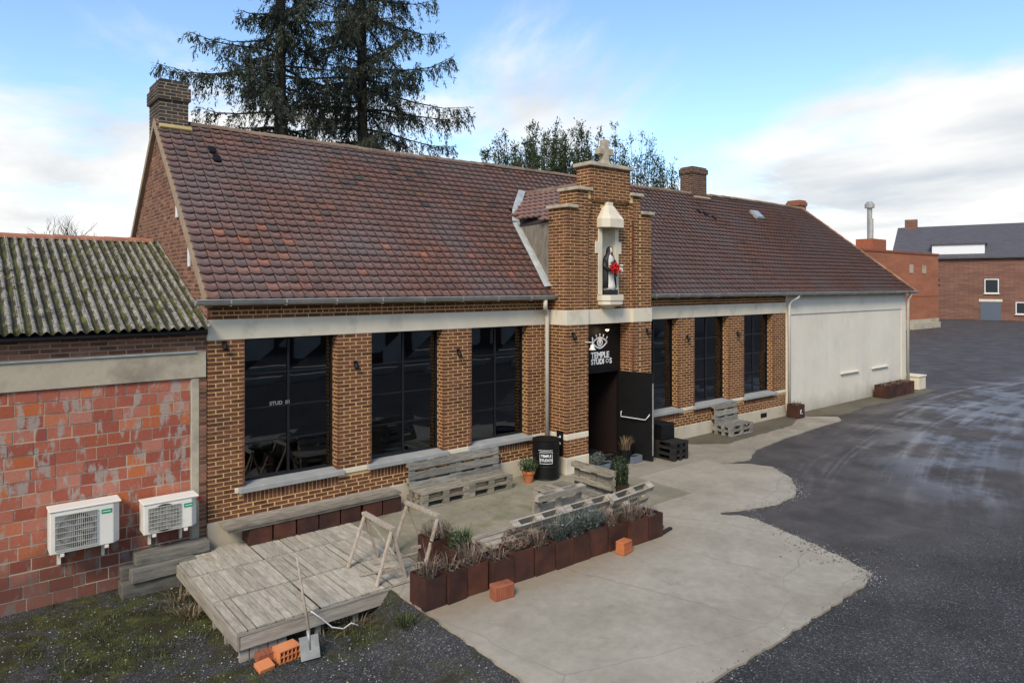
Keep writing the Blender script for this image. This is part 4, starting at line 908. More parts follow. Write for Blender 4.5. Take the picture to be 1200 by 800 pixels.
# verge mortar along the gable
m = MB(); m.prism([(RY0 + 0.05, RZ0 - 0.12), (RY1, RZ1 - 0.12), (y2 - 0.1, RZ0 - 0.12), (y2 - 0.1, RZ0 + 0.02), (RY1, RZ1 + 0.05), (RY0 + 0.05, RZ0 + 0.05)], 'x', RX0 - 0.01, RX0 + 0.10); bpart(m, 'verge', OLDMORTAR, roof)
# skylight, vent tiles
def on_roof(x, y, h=0.0): return Vector((x, y, roof_z(y))) + Vector(NR) * h
c = on_roof(23.5, 14.42, 0.07)
m = MB(); m.obox(c, EX, UP, NR, 0.24, 0.22, 0.05); sk = bpart(m, 'skylight', ZINC, roof)
m = MB(); m.obox(c + Vector(NR) * 0.06, EX, UP, NR, 0.20, 0.18, 0.012); bpart(m, 'skylight_glass', PLAIN('skylight_pane', (0.35, 0.40, 0.44), 0.08, 0.0, 0.8), sk) if False else bpart(m, 'skylight_glass', PLAIN('skylight_pane', (0.30, 0.34, 0.37), 0.1), roof)
for xx, yy in ((4.10, 14.48), (4.14, 14.28), (19.75, 14.30), (20.05, 14.22), (20.35, 14.1)):
    m = MB(); c = on_roof(xx, yy, 0.07); m.obox(c, EX, UP, NR, 0.07, 0.09, 0.03); m.obox(c - Vector(UP) * 0.092, EX, UP, NR, 0.05, 0.01, 0.02); bpart(m, 'vent_tile', BLACKM, roof, bevel=0.01)
# gutters and downpipes
def gutter(x0, x1, name='gutter'):
    yo, zo, r = 11.475, 3.93, 0.085; m = MB(); n = 8; pts = []
    for k in range(n + 1):
        t = math.pi + math.pi * k / n; pts.append((yo + r * math.cos(t), zo + r * math.sin(t)))
    inner = [(yo + (r - 0.008) * math.cos(math.pi + math.pi * k / n), zo + (r - 0.008) * math.sin(math.pi + math.pi * k / n)) for k in range(n, -1, -1)]
    m.prism(pts + inner, 'x', x0, x1)
    m.tube([(x0, yo - r, zo + 0.004), (x1, yo - r, zo + 0.004)], 0.014, 6)
    for xe in (x0, x1): m.prism(pts, 'x', xe - 0.004, xe + 0.004)
    g = bpart(m, name, ZINC)
    x = x0 + 0.5
    while x < x1 - 0.2:
        b = MB(); b.box(x, x + 0.025, yo - r - 0.016, yo - r - 0.002, zo - 0.05, zo + 0.02); b.box(x, x + 0.025, yo - r - 0.004, yo + r, zo - r - 0.010, zo - r + 0.002); bpart(b, 'gutter_strap', ZINC, g); x += 0.9
    return g
gutter(3.02, 10.58); gutter(13.52, 30.45)
m = MB(); m.box(3.28, 10.62, YF - 0.16, YF + 0.02, 3.885, 3.915); bpart(m, 'soffit', OLDBRICK); m = MB(); m.box(13.5, 30.2, YF - 0.16, YF + 0.02, 3.885, 3.915); bpart(m, 'soffit', ZINC)
def pipe(pts, r, mat):
    m = MB(); m.tube(pts, r, 12); p = bpart(m, 'downpipe', mat, smooth=True); return p
pipe([(10.30, 11.47, 3.84), (10.30, 11.47, 3.72), (10.33, 11.50, 3.65), (10.42, 11.58, 3.62), (10.47, 11.61, 3.57), (10.48, 11.61, 3.45), (10.48, 11.61, 0.80)], 0.05, WHITEPIPE)
pipe([(21.2, 11.47, 3.84), (21.15, 11.49, 3.76), (20.98, 11.60, 3.66), (20.92, 11.64, 3.55), (20.92, 11.64, 0.02)], 0.042, WHITEPIPE)
pipe([(29.98, 11.50, 3.84), (29.99, 11.55, 3.70), (30.0, 11.62, 3.6), (30.0, 11.62, 0.1)], 0.05, WHITEPIPE)

# chimneys
def chimney(x0, x1, y0, y1, zb, zt, corn, brick, mortar, lean=0.0):
    m = MB(); m.box(x0, x1, y0, y1, zb, zt - 0.01); c = bpart(m, 'chimney', mortar, roof)
    b = MB(); e = 0.0
    def ring(xa, xb, ya, yb, za, zb_, ph=0):
        brick_face(b, (xa, ya, 0), (1, 0, 0), (0, -1, 0), xb - xa, za, zb_, sl=0.2, phase=ph); brick_face(b, (xa, yb, 0), (0, -1, 0), (-1, 0, 0), yb - ya, za, zb_, sl=0.2, phase=ph)
        brick_face(b, (xb, ya, 0), (0, 1, 0), (1, 0, 0), yb - ya, za, zb_, sl=0.2, phase=ph); brick_face(b, (xb, yb, 0), (-1, 0, 0), (0, 1, 0), xb - xa, za, zb_, sl=0.2, phase=ph)
    ring(x0, x1, y0, y1, zb, corn[0])
    g = 0.04
    m2 = MB(); m2.box(x0 - g, x1 + g, y0 - g, y1 + g, corn[0], corn[1]); bpart(m2, 'chimney_head', mortar, c)
    ring(x0 - g, x1 + g, y0 - g, y1 + g, corn[0], corn[1])
    ring(x0, x1, y0, y1, corn[1], zt, 1)
    tp = MB(); tp.box(x0 + 0.03, x1 - 0.03, y0 + 0.03, y1 - 0.03, zt - 0.01, zt + 0.005); bpart(tp, 'chimney_top', SOIL, c)
    o = bpart(b, 'brick_courses', brick, c); tag(o, kind='stuff'); return c
chimney(3.28, 3.80, 14.97, 15.85, 6.9, 8.24, (7.84, 8.10), SOOTBRICK, LICHENMORTAR)
m = MB(); m.obox(on_roof(3.55, 14.93, 0.06), EX, UP, NR, 0.30, 0.06, 0.04); bpart(m, 'chimney_flashing', MAT('yellow_mortar', [(0.30, 0.23, 0.10), (0.42, 0.34, 0.17)], scale=6), roof, bevel=0.015)
chimney(20.4, 21.2, 14.96, 15.5, 6.9, 8.36, (8.12, 8.36 - 0.07), MAT('worn_brick', [(0.05, 0.034, 0.03), (0.10, 0.055, 0.044), (0.16, 0.08, 0.06)], scale=2.5, rough=0.95, bmp=0.6, rnd=0.4), OLDMORTAR)
m = MB(); m.obox(on_roof(20.8, 14.9, 0.06), EX, UP, NR, 0.45, 0.06, 0.04); bpart(m, 'chimney_flashing', OLDMORTAR, roof, bevel=0.015)
chimney(28.75, 29.25, 15.5, 16.1, 5.6, 7.86, (7.62, 7.78), TERRAD, OLDMORTAR)

# ------------------------------------------------------------------ wall lamps
def wall_lamp(x, y, z, label):
    t = thing('wall_lamp', label, 'lamp', (x, y, z + 0.02), group='black wall spotlights'); t.scale = (0.75, 0.75, 0.72)
    m = MB(); m.box(-0.045, 0.045, -0.03, 0.0, 0.03, 0.12); m.build('wall_plate', BLACKM, t)
    m = MB(); m.tube([(0, -0.02, 0.03), (0, -0.08, 0.0)], 0.012); m.build('arm', BLACKM, t)
    m = MB(); m.tube([(0, -0.05, 0.04), (0.0, -0.12, -0.07)], [0.05, 0.06], 12); m.build('lamp_head', BLACKM, t, bevel=0.006)
wall_lamp(3.52, YF - 0.012, 3.16, 'black spotlight on the corner brick pier next to the corrugated shed')
wall_lamp(5.84, YF - 0.012, 2.68, 'black spotlight on the brick pier above the plank bench')
wall_lamp(8.13, YF - 0.012, 2.76, 'black spotlight on the brick pier above the long pallet bench')
wall_lamp(10.80, PY - 0.012, 3.02, 'black spotlight on the porch pier beside the downpipe')
wall_lamp(13.32, PY - 0.012, 3.0, 'black spotlight on the porch pier behind the open door leaf')
wall_lamp(15.72, YF - 0.012, 2.70, 'black spotlight on the brick pier nearest the porch on the white end side')
wall_lamp(18.12, YF - 0.012, 2.70, 'black spotlight on the brick pier above the single pallet seat')

# ------------------------------------------------------------------ statue in the niche
stt = thing('statue', 'painted statue of a standing robed figure in black cloak holding red flowers in the niche', 'statue', (NX, PY + 0.04, 3.945))
ROBE = MAT('statue_white', [(0.55, 0.55, 0.54), (0.68, 0.68, 0.66)], scale=6, rough=0.6, bmp=0.1); CLOAK = MAT('statue_black', [(0.010, 0.010, 0.013), (0.025, 0.025, 0.03)], scale=6, rough=0.5)
SKIN = PLAIN('statue_skin', (0.58, 0.40, 0.31), 0.5)
def ring_loft(levels, n=20, fold=0.0, a0=0, a1=2 * math.pi, closed=True):
    m = MB(); vs = []; fs = []; k_ = n if closed else n + 1
    for (cx_, cy_, rx_, ry_, z_) in levels:
        for k in range(k_):
            t = a0 + (a1 - a0) * k / n; q_ = 1 + fold * math.sin(7 * t) * max(0, 1 - z_ / 0.8)
            vs.append((cx_ + rx_ * q_ * math.cos(t), cy_ + ry_ * q_ * math.sin(t), z_))
    for i in range(len(levels) - 1):
        for k in range(n):
            j = (k + 1) % k_; fs.append((i * k_ + k, i * k_ + j, (i + 1) * k_ + j, (i + 1) * k_ + k))
    if closed: fs += [tuple(range(n)), tuple(range((len(levels) - 1) * n, len(levels) * n))]
    m.add(vs, fs); return m
m = MB(); m.prism([(-0.17, -0.14), (0.17, -0.14), (0.17, 0.12), (-0.17, 0.12)], 'z', 0, 0.12); m.build('statue_base', CLOAK, stt, bevel=0.02)
body = ring_loft([(0, -.01, .17, .125, .11), (0, -.01, .155, .115, .2), (0, 0, .14, .10, .35), (0, 0, .13, .095, .5), (0, 0, .115, .085, .62), (0, 0, .125, .085, .72), (0, 0, .145, .085, .82), (0, 0, .13, .075, .88), (0, 0, .06, .055, .92), (0, 0, .042, .042, .945),
    (.005, -.012, .048, .052, .965), (.008, -.018, .058, .066, 1.0), (.008, -.018, .060, .068, 1.03), (.008, -.012, .050, .058, 1.075), (.008, -.008, .025, .03, 1.105)], 22, 0.05)
bo = body.build('body', ROBE, stt, smooth=True)
m = MB(); m.lathe([(0.0, -0.062), (0.038, -0.045), (0.052, 0.0), (0.046, 0.04), (0.02, 0.06)], (0.008, -0.045, 1.015), 12, 1, 0.75); m.tube([(0.008, -0.088, 1.03), (0.008, -0.098, 1.005)], [0.006, 0.009], 6); fo = m.build('face', SKIN, stt, smooth=True)
m = MB()
for sx in (-1, 1): m.lathe([(0.0, -0.006), (0.008, 0), (0.0, 0.006)], (0.008 + sx * 0.02, -0.084, 1.03), 6)
m.box(-0.006, 0.022, -0.088, -0.08, 0.983, 0.988); m.build('eyes_and_mouth', PLAIN('statue_dark', (0.06, 0.03, 0.025), 0.5), stt)
# veil and cloak: open at the front
cl = ring_loft([(0, .02, .215, .15, .16), (0, .02, .205, .145, .35), (0, .02, .19, .135, .55), (0, .02, .175, .125, .72), (0, .012, .165, .11, .83), (0, .01, .12, .095, .90), (.005, .005, .082, .085, .95), (.008, -.005, .078, .088, 1.03), (.008, -.004, .062, .075, 1.09), (.008, .0, .02, .03, 1.125)], 22, 0.06, R(-52), R(232), False)
cm = cl.build('cloak', CLOAK, stt, smooth=True); so_ = cm.modifiers.new('thick', 'SOLIDIFY'); so_.thickness = 0.012
m = MB()
m.tube([(-.15, .0, .80), (-.185, -.04, .66), (-.14, -.11, .58), (-.07, -.14, .60)], [.05, .052, .05, .045], 8); m.build('sleeve', CLOAK, stt, smooth=True); m = MB(); m.tube([(.15, .0, .80), (.19, -.05, .66), (.16, -.12, .60), (.08, -.145, .61)], [.05, .052, .05, .045], 8); m.build('sleeve', CLOAK, stt, smooth=True)
for sx in (-1, 1):
    m = MB(); bx_ = sx * 0.055
    m.lathe([(0.0, -0.03), (0.022, -0.015), (0.024, 0.01), (0.012, 0.03)], (bx_, -0.155, 0.605), 8)
    for q_ in range(4): m.tube([(bx_ - sx * 0.01, -0.165, 0.59 + q_ * 0.011), (bx_ - sx * 0.035, -0.178, 0.592 + q_ * 0.011), (bx_ - sx * 0.05, -0.17, 0.594 + q_ * 0.011)], [0.006, 0.0055, 0.004], 5)
    m.tube([(bx_, -0.16, 0.625), (bx_ - sx * 0.02, -0.172, 0.645)], [0.007, 0.005], 5)
    m.build('hand', SKIN, stt, smooth=True)
fl = thing('flower_wreath', 'bunch of red flowers with white blooms held by the niche statue', 'flowers', (NX, PY + 0.04 - 0.19, 3.945 + 0.60))
m = MB()
for k in range(46):
    a, r_ = random.uniform(0, 6.28), random.uniform(0.02, 0.14) ; m.lathe([(0.0, -0.028), (0.026, -0.01), (0.03, 0.012), (0.01, 0.025)], (r_ * math.cos(a) * 1.15, random.uniform(-0.05, 0.03), r_ * math.sin(a)), 7)
m.build('red_blooms', RED, fl)
m = MB()
for k in range(9): m.lathe([(0.0, -0.028), (0.03, 0.0), (0.01, 0.028)], (0.20 + random.uniform(-0.05, 0.05), random.uniform(-0.04, 0.03), random.uniform(-0.06, 0.08)), 7)
m.build('white_blooms', ROBE, fl)
m = MB()
for k in range(14):
    a = random.uniform(0, 6.28); m.bar((0.08 * math.cos(a), 0, 0.08 * math.sin(a)), (0.2 * math.cos(a), 0.02, 0.19 * math.sin(a)), 0.03, 0.004)
m.build('leaves', HERB, fl)

# ------------------------------------------------------------------ the shed next door
SLOC = (0.0, 11.78, -0.36)
shed = thing('corrugated_shed', 'lean old shed of red clay blocks under a mossy corrugated roof beside the studio', 'shed', SLOC)
def spart(mb, name, mat, parent=None, **k): return mb.build(name, mat, parent or shed, off=SLOC, **k)
SY = 11.78; SX0, SX1 = -7.0, 3.262
m = MB(); m.box(SX0, SX1, SY, SY + 0.25, -0.5, 3.42); swall = spart(m, 'wall', CEMENT)
bv = []
BWd, BHt = 0.300, 0.180
WDS = (0.30, 0.145, 0.25, 0.345)
for wd in WDS:
    for k in range(6):
        m = MB(); m.obox((0, 0, 0), (1, 0, 0), (0, 1, 0), (0, 0, 1), wd / 2 - 0.008, 0.02, BHt / 2 - 0.009, k / 6); bv.append((wd, m.mesh('clay_block', CLAYBLOCK)))
farb = MB()
for row in range(17):
    z = -0.36 + (row + 0.5) * BHt; x = 3.02; first = row % 2
    while x > SX0 + 0.3:
        wd = 0.145 if (first and row % 2) or random.random() < 0.06 else random.choice((0.30, 0.30, 0.25, 0.345)); first = False
        cx_ = x - wd / 2; pr = random.uniform(-0.004, 0.008)
        if x > 0.45:
            link('clay_block', random.choice([b for b in bv if b[0] == wd])[1], swall, (cx_ - SLOC[0], SY + 0.016 - pr - SLOC[1], z - SLOC[2]))
        else: farb.obox((cx_, SY + 0.016 - pr, z), (1, 0, 0), (0, 1, 0), (0, 0, 1), wd / 2 - 0.006, 0.02, BHt / 2 - 0.007, random.random())
        x -= wd
o = spart(farb, 'block_courses', CLAYBLOCK, swall); tag(o, kind='stuff')
m = MB(); m.box(SX0, 3.25, SY - 0.045, SY + 0.05, 2.70, 3.10); spart(m, 'concrete_lintel', CEMENT, bevel=0.006)
m = MB(); m.box(SX0, 3.10, SY - 0.07, SY + 0.02, 3.10, 3.125); spart(m, 'drip_strip', LEADM)
m = MB(); m.box(3.03, 3.15, SY - 0.03, SY + 0.03, -0.4, 2.69); spart(m, 'cement_quoin', CEMENT, bevel=0.01)
m = MB(); brick_face(m, (3.15, SY - 0.02, 0), (1, 0, 0), (0, -1, 0), 0.112, -0.36, 2.69); brick_face(m, (SX0, SY, 0), (1, 0, 0), (0, -1, 0), SX1 - SX0 - 0.01, 3.13, 3.41)
o = spart(m, 'brick_courses', OLDBRICK, swall); tag(o, kind='stuff')
m = MB(); m.box(3.152, 3.262, SY - 0.019, SY + 0.01, -0.4, 2.69); m.box(SX0, 3.26, SY - 0.001, SY + 0.02, 3.126, 3.415); spart(m, 'mortar_bed', OLDMORTAR)
m = MB(); m.tube([(SX0, SY - 0.11, 3.415), (3.25, SY - 0.11, 3.435)], 0.035, 8); spart(m, 'gutter', PLAIN('dark_gutter', (0.045, 0.047, 0.055), 0.4, 0.3), smooth=True)
# corrugated sheets
A0, A1 = (11.56, 3.47), (15.1, 4.97); AL = math.dist(A0, A1); ac, as_ = (A1[0] - A0[0]) / AL, (A1[1] - A0[1]) / AL
CP = 0.135
m = MB(); m.prism([(A0[0] + 0.1, 3.39), (A1[0], A1[1] - 0.1), (18.6, 3.39)], 'x', SX0, 3.26); m.box(SX0, 3.26, 18.4, 18.6, -0.36, 3.39); sroof = spart(m, 'roof', ROOFUND)
ncor = 6; shw = CP * ncor
x = 3.255
si = 0
while x > SX0 + shw:
    for seg, (s0, s1) in enumerate(((-0.04, 1.98), (1.88, AL + 0.02))):
        n = ncor * 8; V = []; Q = []; RN = []
        rows = 14
        for j in range(rows + 1):
            s_ = s0 + (s1 - s0) * j / rows
            for i in range(n + 1):
                xx = x - shw * i / n; ph = 2 * math.pi * i / 8; h = 0.03 * math.cos(ph) + 0.045 + 0.012 * seg + (0.004 if si % 2 else 0)
                V.append((xx - SLOC[0], A0[0] + s_ * ac - as_ * h - SLOC[1], A0[1] + s_ * as_ + ac * h - SLOC[2]))
        for j in range(rows):
            for i in range(n): Q.append((j * (n + 1) + i, j * (n + 1) + i + 1, (j + 1) * (n + 1) + i + 1, (j + 1) * (n + 1) + i)); RN.append(0.5 + 0.5 * math.cos(2 * math.pi * (i + 0.5) / 8))
        o = link('corrugated_sheet', fast_mesh('corrugated_sheet', V, Q, RN, SHEET, smooth=True), sroof)
        so_ = o.modifiers.new('thick', 'SOLIDIFY'); so_.thickness = 0.009
    x -= shw; si += 1
rcap = [capmesh('ridge_tile', MAT('shed_ridge_clay', [(0.26, 0.10, 0.06), (0.36, 0.17, 0.11)], scale=5, rnd=0.2), 0.42, 0.11, k / 4) for k in range(4)]
x = 2.75
while x > SX0:
    link('ridge_tile', random.choice(rcap), sroof, (x - SLOC[0], A1[0] - SLOC[1], A1[1] + 0.03 - SLOC[2])); x -= 0.40

# air-conditioning units
def ac_unit(x0, x1, z0, z1, label):
    t = thing('air_conditioner', label, 'air conditioner', (x0, 11.76, z0)); W, H = x1 - x0, z1 - z0; D = 0.36; y = -D
    m = MB(); m.prism([(0, -0.06), (0, y), (W - 0.05, y), (W + 0.04, y + 0.10), (W + 0.04, -0.06)], 'z', 0, H); m.build('casing', WHITEPL, t, bevel=0.012)
    m = MB(); m.box(-0.012, W + 0.05, y - 0.012, -0.05, H, H + 0.03); m.build('top_cover', WHITEPL, t, bevel=0.01)
    gw = W * 0.62; gx0 = 0.06; cx_, cz_ = gx0 + gw / 2, H * 0.5; r_ = min(gw, H) * 0.46
    m = MB(); m.box(gx0, gx0 + gw, y - 0.004, y + 0.01, 0.05, H - 0.05); m.build('grille_plate', PLAIN('grille_back', (0.33, 0.33, 0.32), 0.6), t)
    m = MB(); m.tube([(cx_, y - 0.007, cz_), (cx_, y - 0.003, cz_)], r_, 28); m.build('fan_opening', PLAIN('fan_dark', (0.05, 0.05, 0.05), 0.7), t)
    m = MB()
    for k in range(5):
        a = k * 2 * math.pi / 5; m.bar((cx_ + 0.03 * math.cos(a), y - 0.008, cz_ + 0.03 * math.sin(a)), (cx_ + r_ * 0.85 * math.cos(a), y - 0.008, cz_ + r_ * 0.85 * math.sin(a)), 0.002, r_ * 0.35)
    m.build('fan', GREYPL, t)
    m = MB(); nb_ = 22
    for k in range(nb_ + 1): m.box(gx0 + gw * k / nb_ - 0.003, gx0 + gw * k / nb_ + 0.003, y - 0.016, y - 0.010, 0.05, H - 0.05)
    for k in range(7): m.box(gx0, gx0 + gw, y - 0.020, y - 0.015, 0.05 + (H - 0.1) * k / 6 - 0.004, 0.05 + (H - 0.1) * k / 6 + 0.004)
    m.build('grille', MAT('grille_wire', [(0.42, 0.42, 0.40), (0.52, 0.52, 0.5)], scale=4), t)
    m = MB(); lx = gx0 + gw + 0.05; m.box(lx, lx + 0.13, y - 0.005, y + 0.01, H - 0.13, H - 0.07); m.build('label_plate', GREENL, t)
    m = MB(); m.box(lx + 0.015, lx + 0.115, y - 0.007, y - 0.004, H - 0.106, H - 0.096); m.build('label_print', SIGNW, t)
    for xx in (0.12, W - 0.16):
        m = MB(); m.box(xx, xx + 0.05, y + 0.0, 0.0, -0.05, -0.004); m.box(xx + 0.005, xx + 0.045, -0.05, 0.0, -0.25, -0.05); m.build('bracket', WHITEPL, t, bevel=0.004)
    return t
ac_unit(1.12, 1.94, 0.46, 1.04, 'large white air conditioner on the clay block wall away from the studio corner')
acu = ac_unit(2.28, 3.00, 0.47, 0.91, 'small white air conditioner above stacked old beams by the studio corner')
m = MB(); m.lathe([(0.02, 0), (0.03, 0.03), (0.0, 0.06)], (0.79, -0.30, 0.36), 8); m.build('red_tap', RED, acu)

# old beams piled under the small unit
for (x0, x1, y0, y1, z0, z1, lb) in ((1.98, 3.20, 11.30, 11.60, -0.37, -0.16, 'old dark timber beam lowest in the pile below the small air conditioner'),
                                     (2.10, 2.98, 11.26, 11.48, -0.155, 0.02, 'short grey weathered beam middle of the pile below the small air conditioner'),
                                     (2.18, 3.22, 11.44, 11.70, 0.02, 0.18, 'long grey weathered beam topmost of the pile below the small air conditioner')):
    t = MB(); t.box(0, x1 - x0, 0, y1 - y0, 0, z1 - z0, random.random()); o = t.build('timber_beam', BEAMM, None, (x0, y0, z0), bevel=0.012)
    o.rotation_euler = (0, 0, random.uniform(-0.03, 0.03)); tag(o, lb, 'beam', 'old beams by the shed wall')
t = MB(); t.box(0, 1.2, 0, 0.24, 0, 0.17, 0.3); o = t.build('timber_beam', BEAMM, None, (2.0, 11.475, -0.16), bevel=0.012); tag(o, 'dark beam lying behind the short grey beam in the pile', 'beam', 'old beams by the shed wall')

# ------------------------------------------------------------------ deck
DECKM = MAT('deck_boards', [(0.25, 0.225, 0.185), (0.37, 0.345, 0.30), (0.47, 0.445, 0.40)], scale=2.6, rough=0.92, bmp=0.5, bdist=0.004, rnd=0.14, stretch=(9, 1.8, 9), spec=0.2, stains=[((0.17, 0.11, 0.05), 1.1, 0.60, 0.78), ((0.10, 0.095, 0.075), 2.4, 0.62, 0.85)])
deck = thing('wooden_deck', 'raised weathered plank deck built on posts in front of the shed corner', 'deck', (2.72, 8.52, -0.36))
def dpart(mb, name, mat, parent=None, **k): return mb.build(name, mat, parent or deck, off=(2.72, 8.52, -0.36), **k)
xs = [2.72, 3.785, 4.85, 5.54]; ys = [8.54, 9.575, 10.60, 11.60]
for i in range(3):
    for j in range(3):
        xa, xb, ya, yb = xs[i] + 0.01, xs[i + 1] - 0.012, ys[j] + 0.02, ys[j + 1] - 0.022
        n = 9 if i < 2 else 6; p = (xb - xa) / n
        for k in range(n):
            m = MB(); dz = random.uniform(-0.004, 0.004); g = random.uniform(0.006, 0.012) if random.random() < (0.9 if i == 0 else 0.6) else random.uniform(0.02, 0.035)
            m.box(xa + k * p + g / 2, xa + (k + 1) * p - g / 2, ya + random.uniform(0, 0.012), yb - random.uniform(0, 0.012), -0.022 + dz, 0.0 + dz, random.random()); dpart(m, 'plank', DECKM)
for j in range(1, 3):
    m = MB(); m.box(2.73, 5.54, ys[j] - 0.016, ys[j] + 0.016, -0.12, -0.012, 0.5); dpart(m, 'joist', WOODF)
for i in range(1, 3):
    m = MB(); m.box(xs[i] - 0.006, xs[i] + 0.006, 8.56, 11.58, -0.12, -0.03, 0.2); dpart(m, 'joist', BEAMM)
m = MB(); m.box(2.745, 5.54, 8.50, 8.535, -0.20, -0.02, 0.4); dpart(m, 'fascia_board', WOODF, bevel=0.004)
m = MB(); m.box(2.70, 2.735, 8.50, 11.6, -0.20, -0.025, 0.7); dpart(m, 'fascia_board', MAT('fascia_side', [(0.19, 0.17, 0.145), (0.29, 0.27, 0.24), (0.37, 0.35, 0.32)], scale=2, stretch=(8, 1.2, 8)), bevel=0.004)
m = MB(); m.box(2.70, 5.54, 8.492, 8.512, -0.028, 0.0, 0.9); dpart(m, 'edge_trim', WOODF)
for k, (xx, yy) in enumerate(((2.75, 8.545), (2.87, 8.545), (2.98, 8.55), (3.10, 8.55), (3.22, 8.55), (3.72, 8.58), (4.25, 8.58), (4.85, 8.58), (2.75, 9.1), (2.75, 9.6), (2.75, 10.2), (2.75, 10.9), (3.8, 10.0), (4.8, 10.0), (3.8, 11.3))):
    m = MB(); h = -0.4; wd = 0.105 if k < 5 else 0.07; m.box(xx, xx + wd, yy, yy + 0.05, h, -0.03, random.random()); dpart(m, 'post', WOODF)
# ------------------------------------------------------------------ plank bench along the wall with rusty boxes beneath
t = thing('plank_bench', 'long grey plank bench top along the brick wall resting on rusted boxes', 'bench', (3.40, 11.22, 0.33))
for k, (ya, yb) in enumerate(((0.0, 0.155), (0.165, 0.31), (0.32, 0.455))):
    m = MB(); m.box(0.0 + 0.01 * k, 3.12, ya, yb, 0, 0.045, random.random()); m.build('plank', WOODG, t, bevel=0.004)
m = MB(); m.box(0.05, 3.1, 0.03, 0.07, -0.05, -0.001, 0.5); m.build('support_batten', WOODG, t)
x = 3.78
for k in range(7):
    wd = 0.365; t = thing('rusted_box', ('first', 'second', 'third', 'fourth', 'fifth', 'sixth', 'seventh')[k] + ' rusted steel box under the plank bench, counted from the shed corner', 'planter', (x, 11.27, -0.0), group='rusted boxes under the plank bench')
    m = MB(); m.box(0, wd, 0, 0.012, 0.002, 0.272, random.random()); m.box(0, 0.012, 0.012, 0.36, 0.002, 0.272, 0.5); m.box(wd - 0.012, wd, 0.012, 0.36, 0.002, 0.272, 0.6); m.box(0.012, wd - 0.012, 0.348, 0.36, 0.002, 0.272); m.build('steel_sides', CORTEN, t, bevel=0.003)
    m = MB(); m.box(0.013, wd - 0.013, 0.013, 0.347, 0.002, 0.22); m.build('soil', SOIL, t)
    x += wd + (0.03 if k != 4 else 0.06)

# ------------------------------------------------------------------ trestles, laths, shovel, clay blocks
def trestle(feet, top, label):
    t = thing('trestle', label, 'trestle', (feet[0][0], feet[0][1], 0), group='wooden trestles on the deck'); o_ = Vector((feet[0][0], feet[0][1], 0))
    a, b = Vector(top[0]) - o_, Vector(top[1]) - o_
    m = MB(); m.bar(a + (a - b).normalized() * 0.03, b + (b - a).normalized() * 0.03, 0.075, 0.045, rnd=random.random()); m.build('top_rail', WOODT, t, bevel=0.004)
    ends = (a, b, b, a)
    for f, e_ in zip(feet, ends):
        m = MB(); m.bar(Vector((f[0], f[1], 0.002)) - o_, e_ + Vector((0, 0, -0.02)), 0.06, 0.03, up=(1, 0, 0), rnd=random.random()); m.build('leg', WOODT, t, bevel=0.003)
    return t, o_, a, b
t1, o1, a1, b1 = trestle([(4.62, 9.50), (4.64, 8.66), (5.10, 8.66), (5.16, 9.60)], [(4.90, 9.52, 0.74), (4.89, 8.68, 0.74)], 'wooden trestle with a diagonal pale brace on the plank deck')
m = MB(); m.bar(a1 + Vector((0.03, 0, -0.05)), Vector((5.10, 8.72, 0.12)) - o1, 0.03, 0.02, up=(1, 0, 0)); m.build('brace', SIGNW if False else WOODPL, t1)
m = MB(); m.bar(Vector((4.70, 8.66, 0.16)) - o1, Vector((5.06, 8.66, 0.16)) - o1, 0.025, 0.04); m.build('spreader', WOODT, t1)
t2, o2, a2, b2 = trestle([(5.36, 9.52), (5.44, 8.72), (5.93, 8.80), (5.98, 9.62)], [(5.66, 9.56, 0.74), (5.70, 8.74, 0.74)], 'unbraced wooden trestle between the deck and the lavender planter')
for f0, f1 in (((5.40, 9.0), (5.93, 9.0)),):
    m = MB(); m.bar(Vector((f0[0], f0[1], 0.24)) - o2, Vector((f1[0], f1[1], 0.24)) - o2, 0.03, 0.045); m.build('spreader', WOODT, t2)
for k, (p, q_, lb) in enumerate((((5.0, 9.15, 0.02), (6.0, 8.75, 0.02), 'pale lath lying under the unbraced trestle'), ((4.95, 9.35, 0.02), (5.75, 9.3, 0.02), 'grey lath lying between the two trestles'), ((4.6, 9.1, 0.02), (5.35, 8.95, 0.02), 'thin stick lying across the deck under the braced trestle'))):
    m = MB(); P0, P1 = Vector(p), Vector(q_); m.bar((0, 0, 0), P1 - P0, 0.03, 0.025, rnd=0.8); o = m.build('wood_lath', WOODPL, None, p); tag(o, lb, 'lath', 'loose laths on the deck')
sh = thing('shovel', 'square-bladed shovel leaning upright against the front of the wooden deck', 'shovel', (3.42, 8.02, -0.345))
m = MB(); m.tube([(0.02, 0.10, 0.28), (0.015, 0.30, 0.72), (0.0, 0.44, 1.12)], [0.019, 0.017, 0.016], 8); m.build('handle', WOODT, sh, smooth=True)
bl = Vector((0.98, -0.15, 0.0)).normalized(); bu = Vector((0.03, 0.34, 0.94)).normalized(); bn_ = bl.cross(bu)
m = MB(); m.obox(Vector((0, 0, 0)) + bu * 0.145, bl, bu, bn_, 0.115, 0.13, 0.003); m.obox(bu * 0.27 + bn_ * -0.012, bl, bu, bn_, 0.115, 0.008, 0.012); m.build('blade', STEELG, sh, bevel=0.002)
m = MB(); m.tube([tuple(bu * 0.12 - bn_ * 0.004), tuple(bu * 0.34)], [0.012, 0.024], 8); m.build('socket', STEELG, sh, smooth=True)
m = MB()
pts = [(3.62, 8.50, 0.02), (3.75, 8.46, -0.10), (3.86, 8.40, -0.22), (4.0, 8.36, -0.27), (4.12, 8.38, -0.24), (4.2, 8.34, -0.28)]
m.tube(pts, 0.009, 6); o = m.build('cord', PLAIN('cord_white', (0.6, 0.6, 0.58), 0.7), smooth=True); tag(o, 'loose white cord hanging off the front edge of the deck', 'cord')
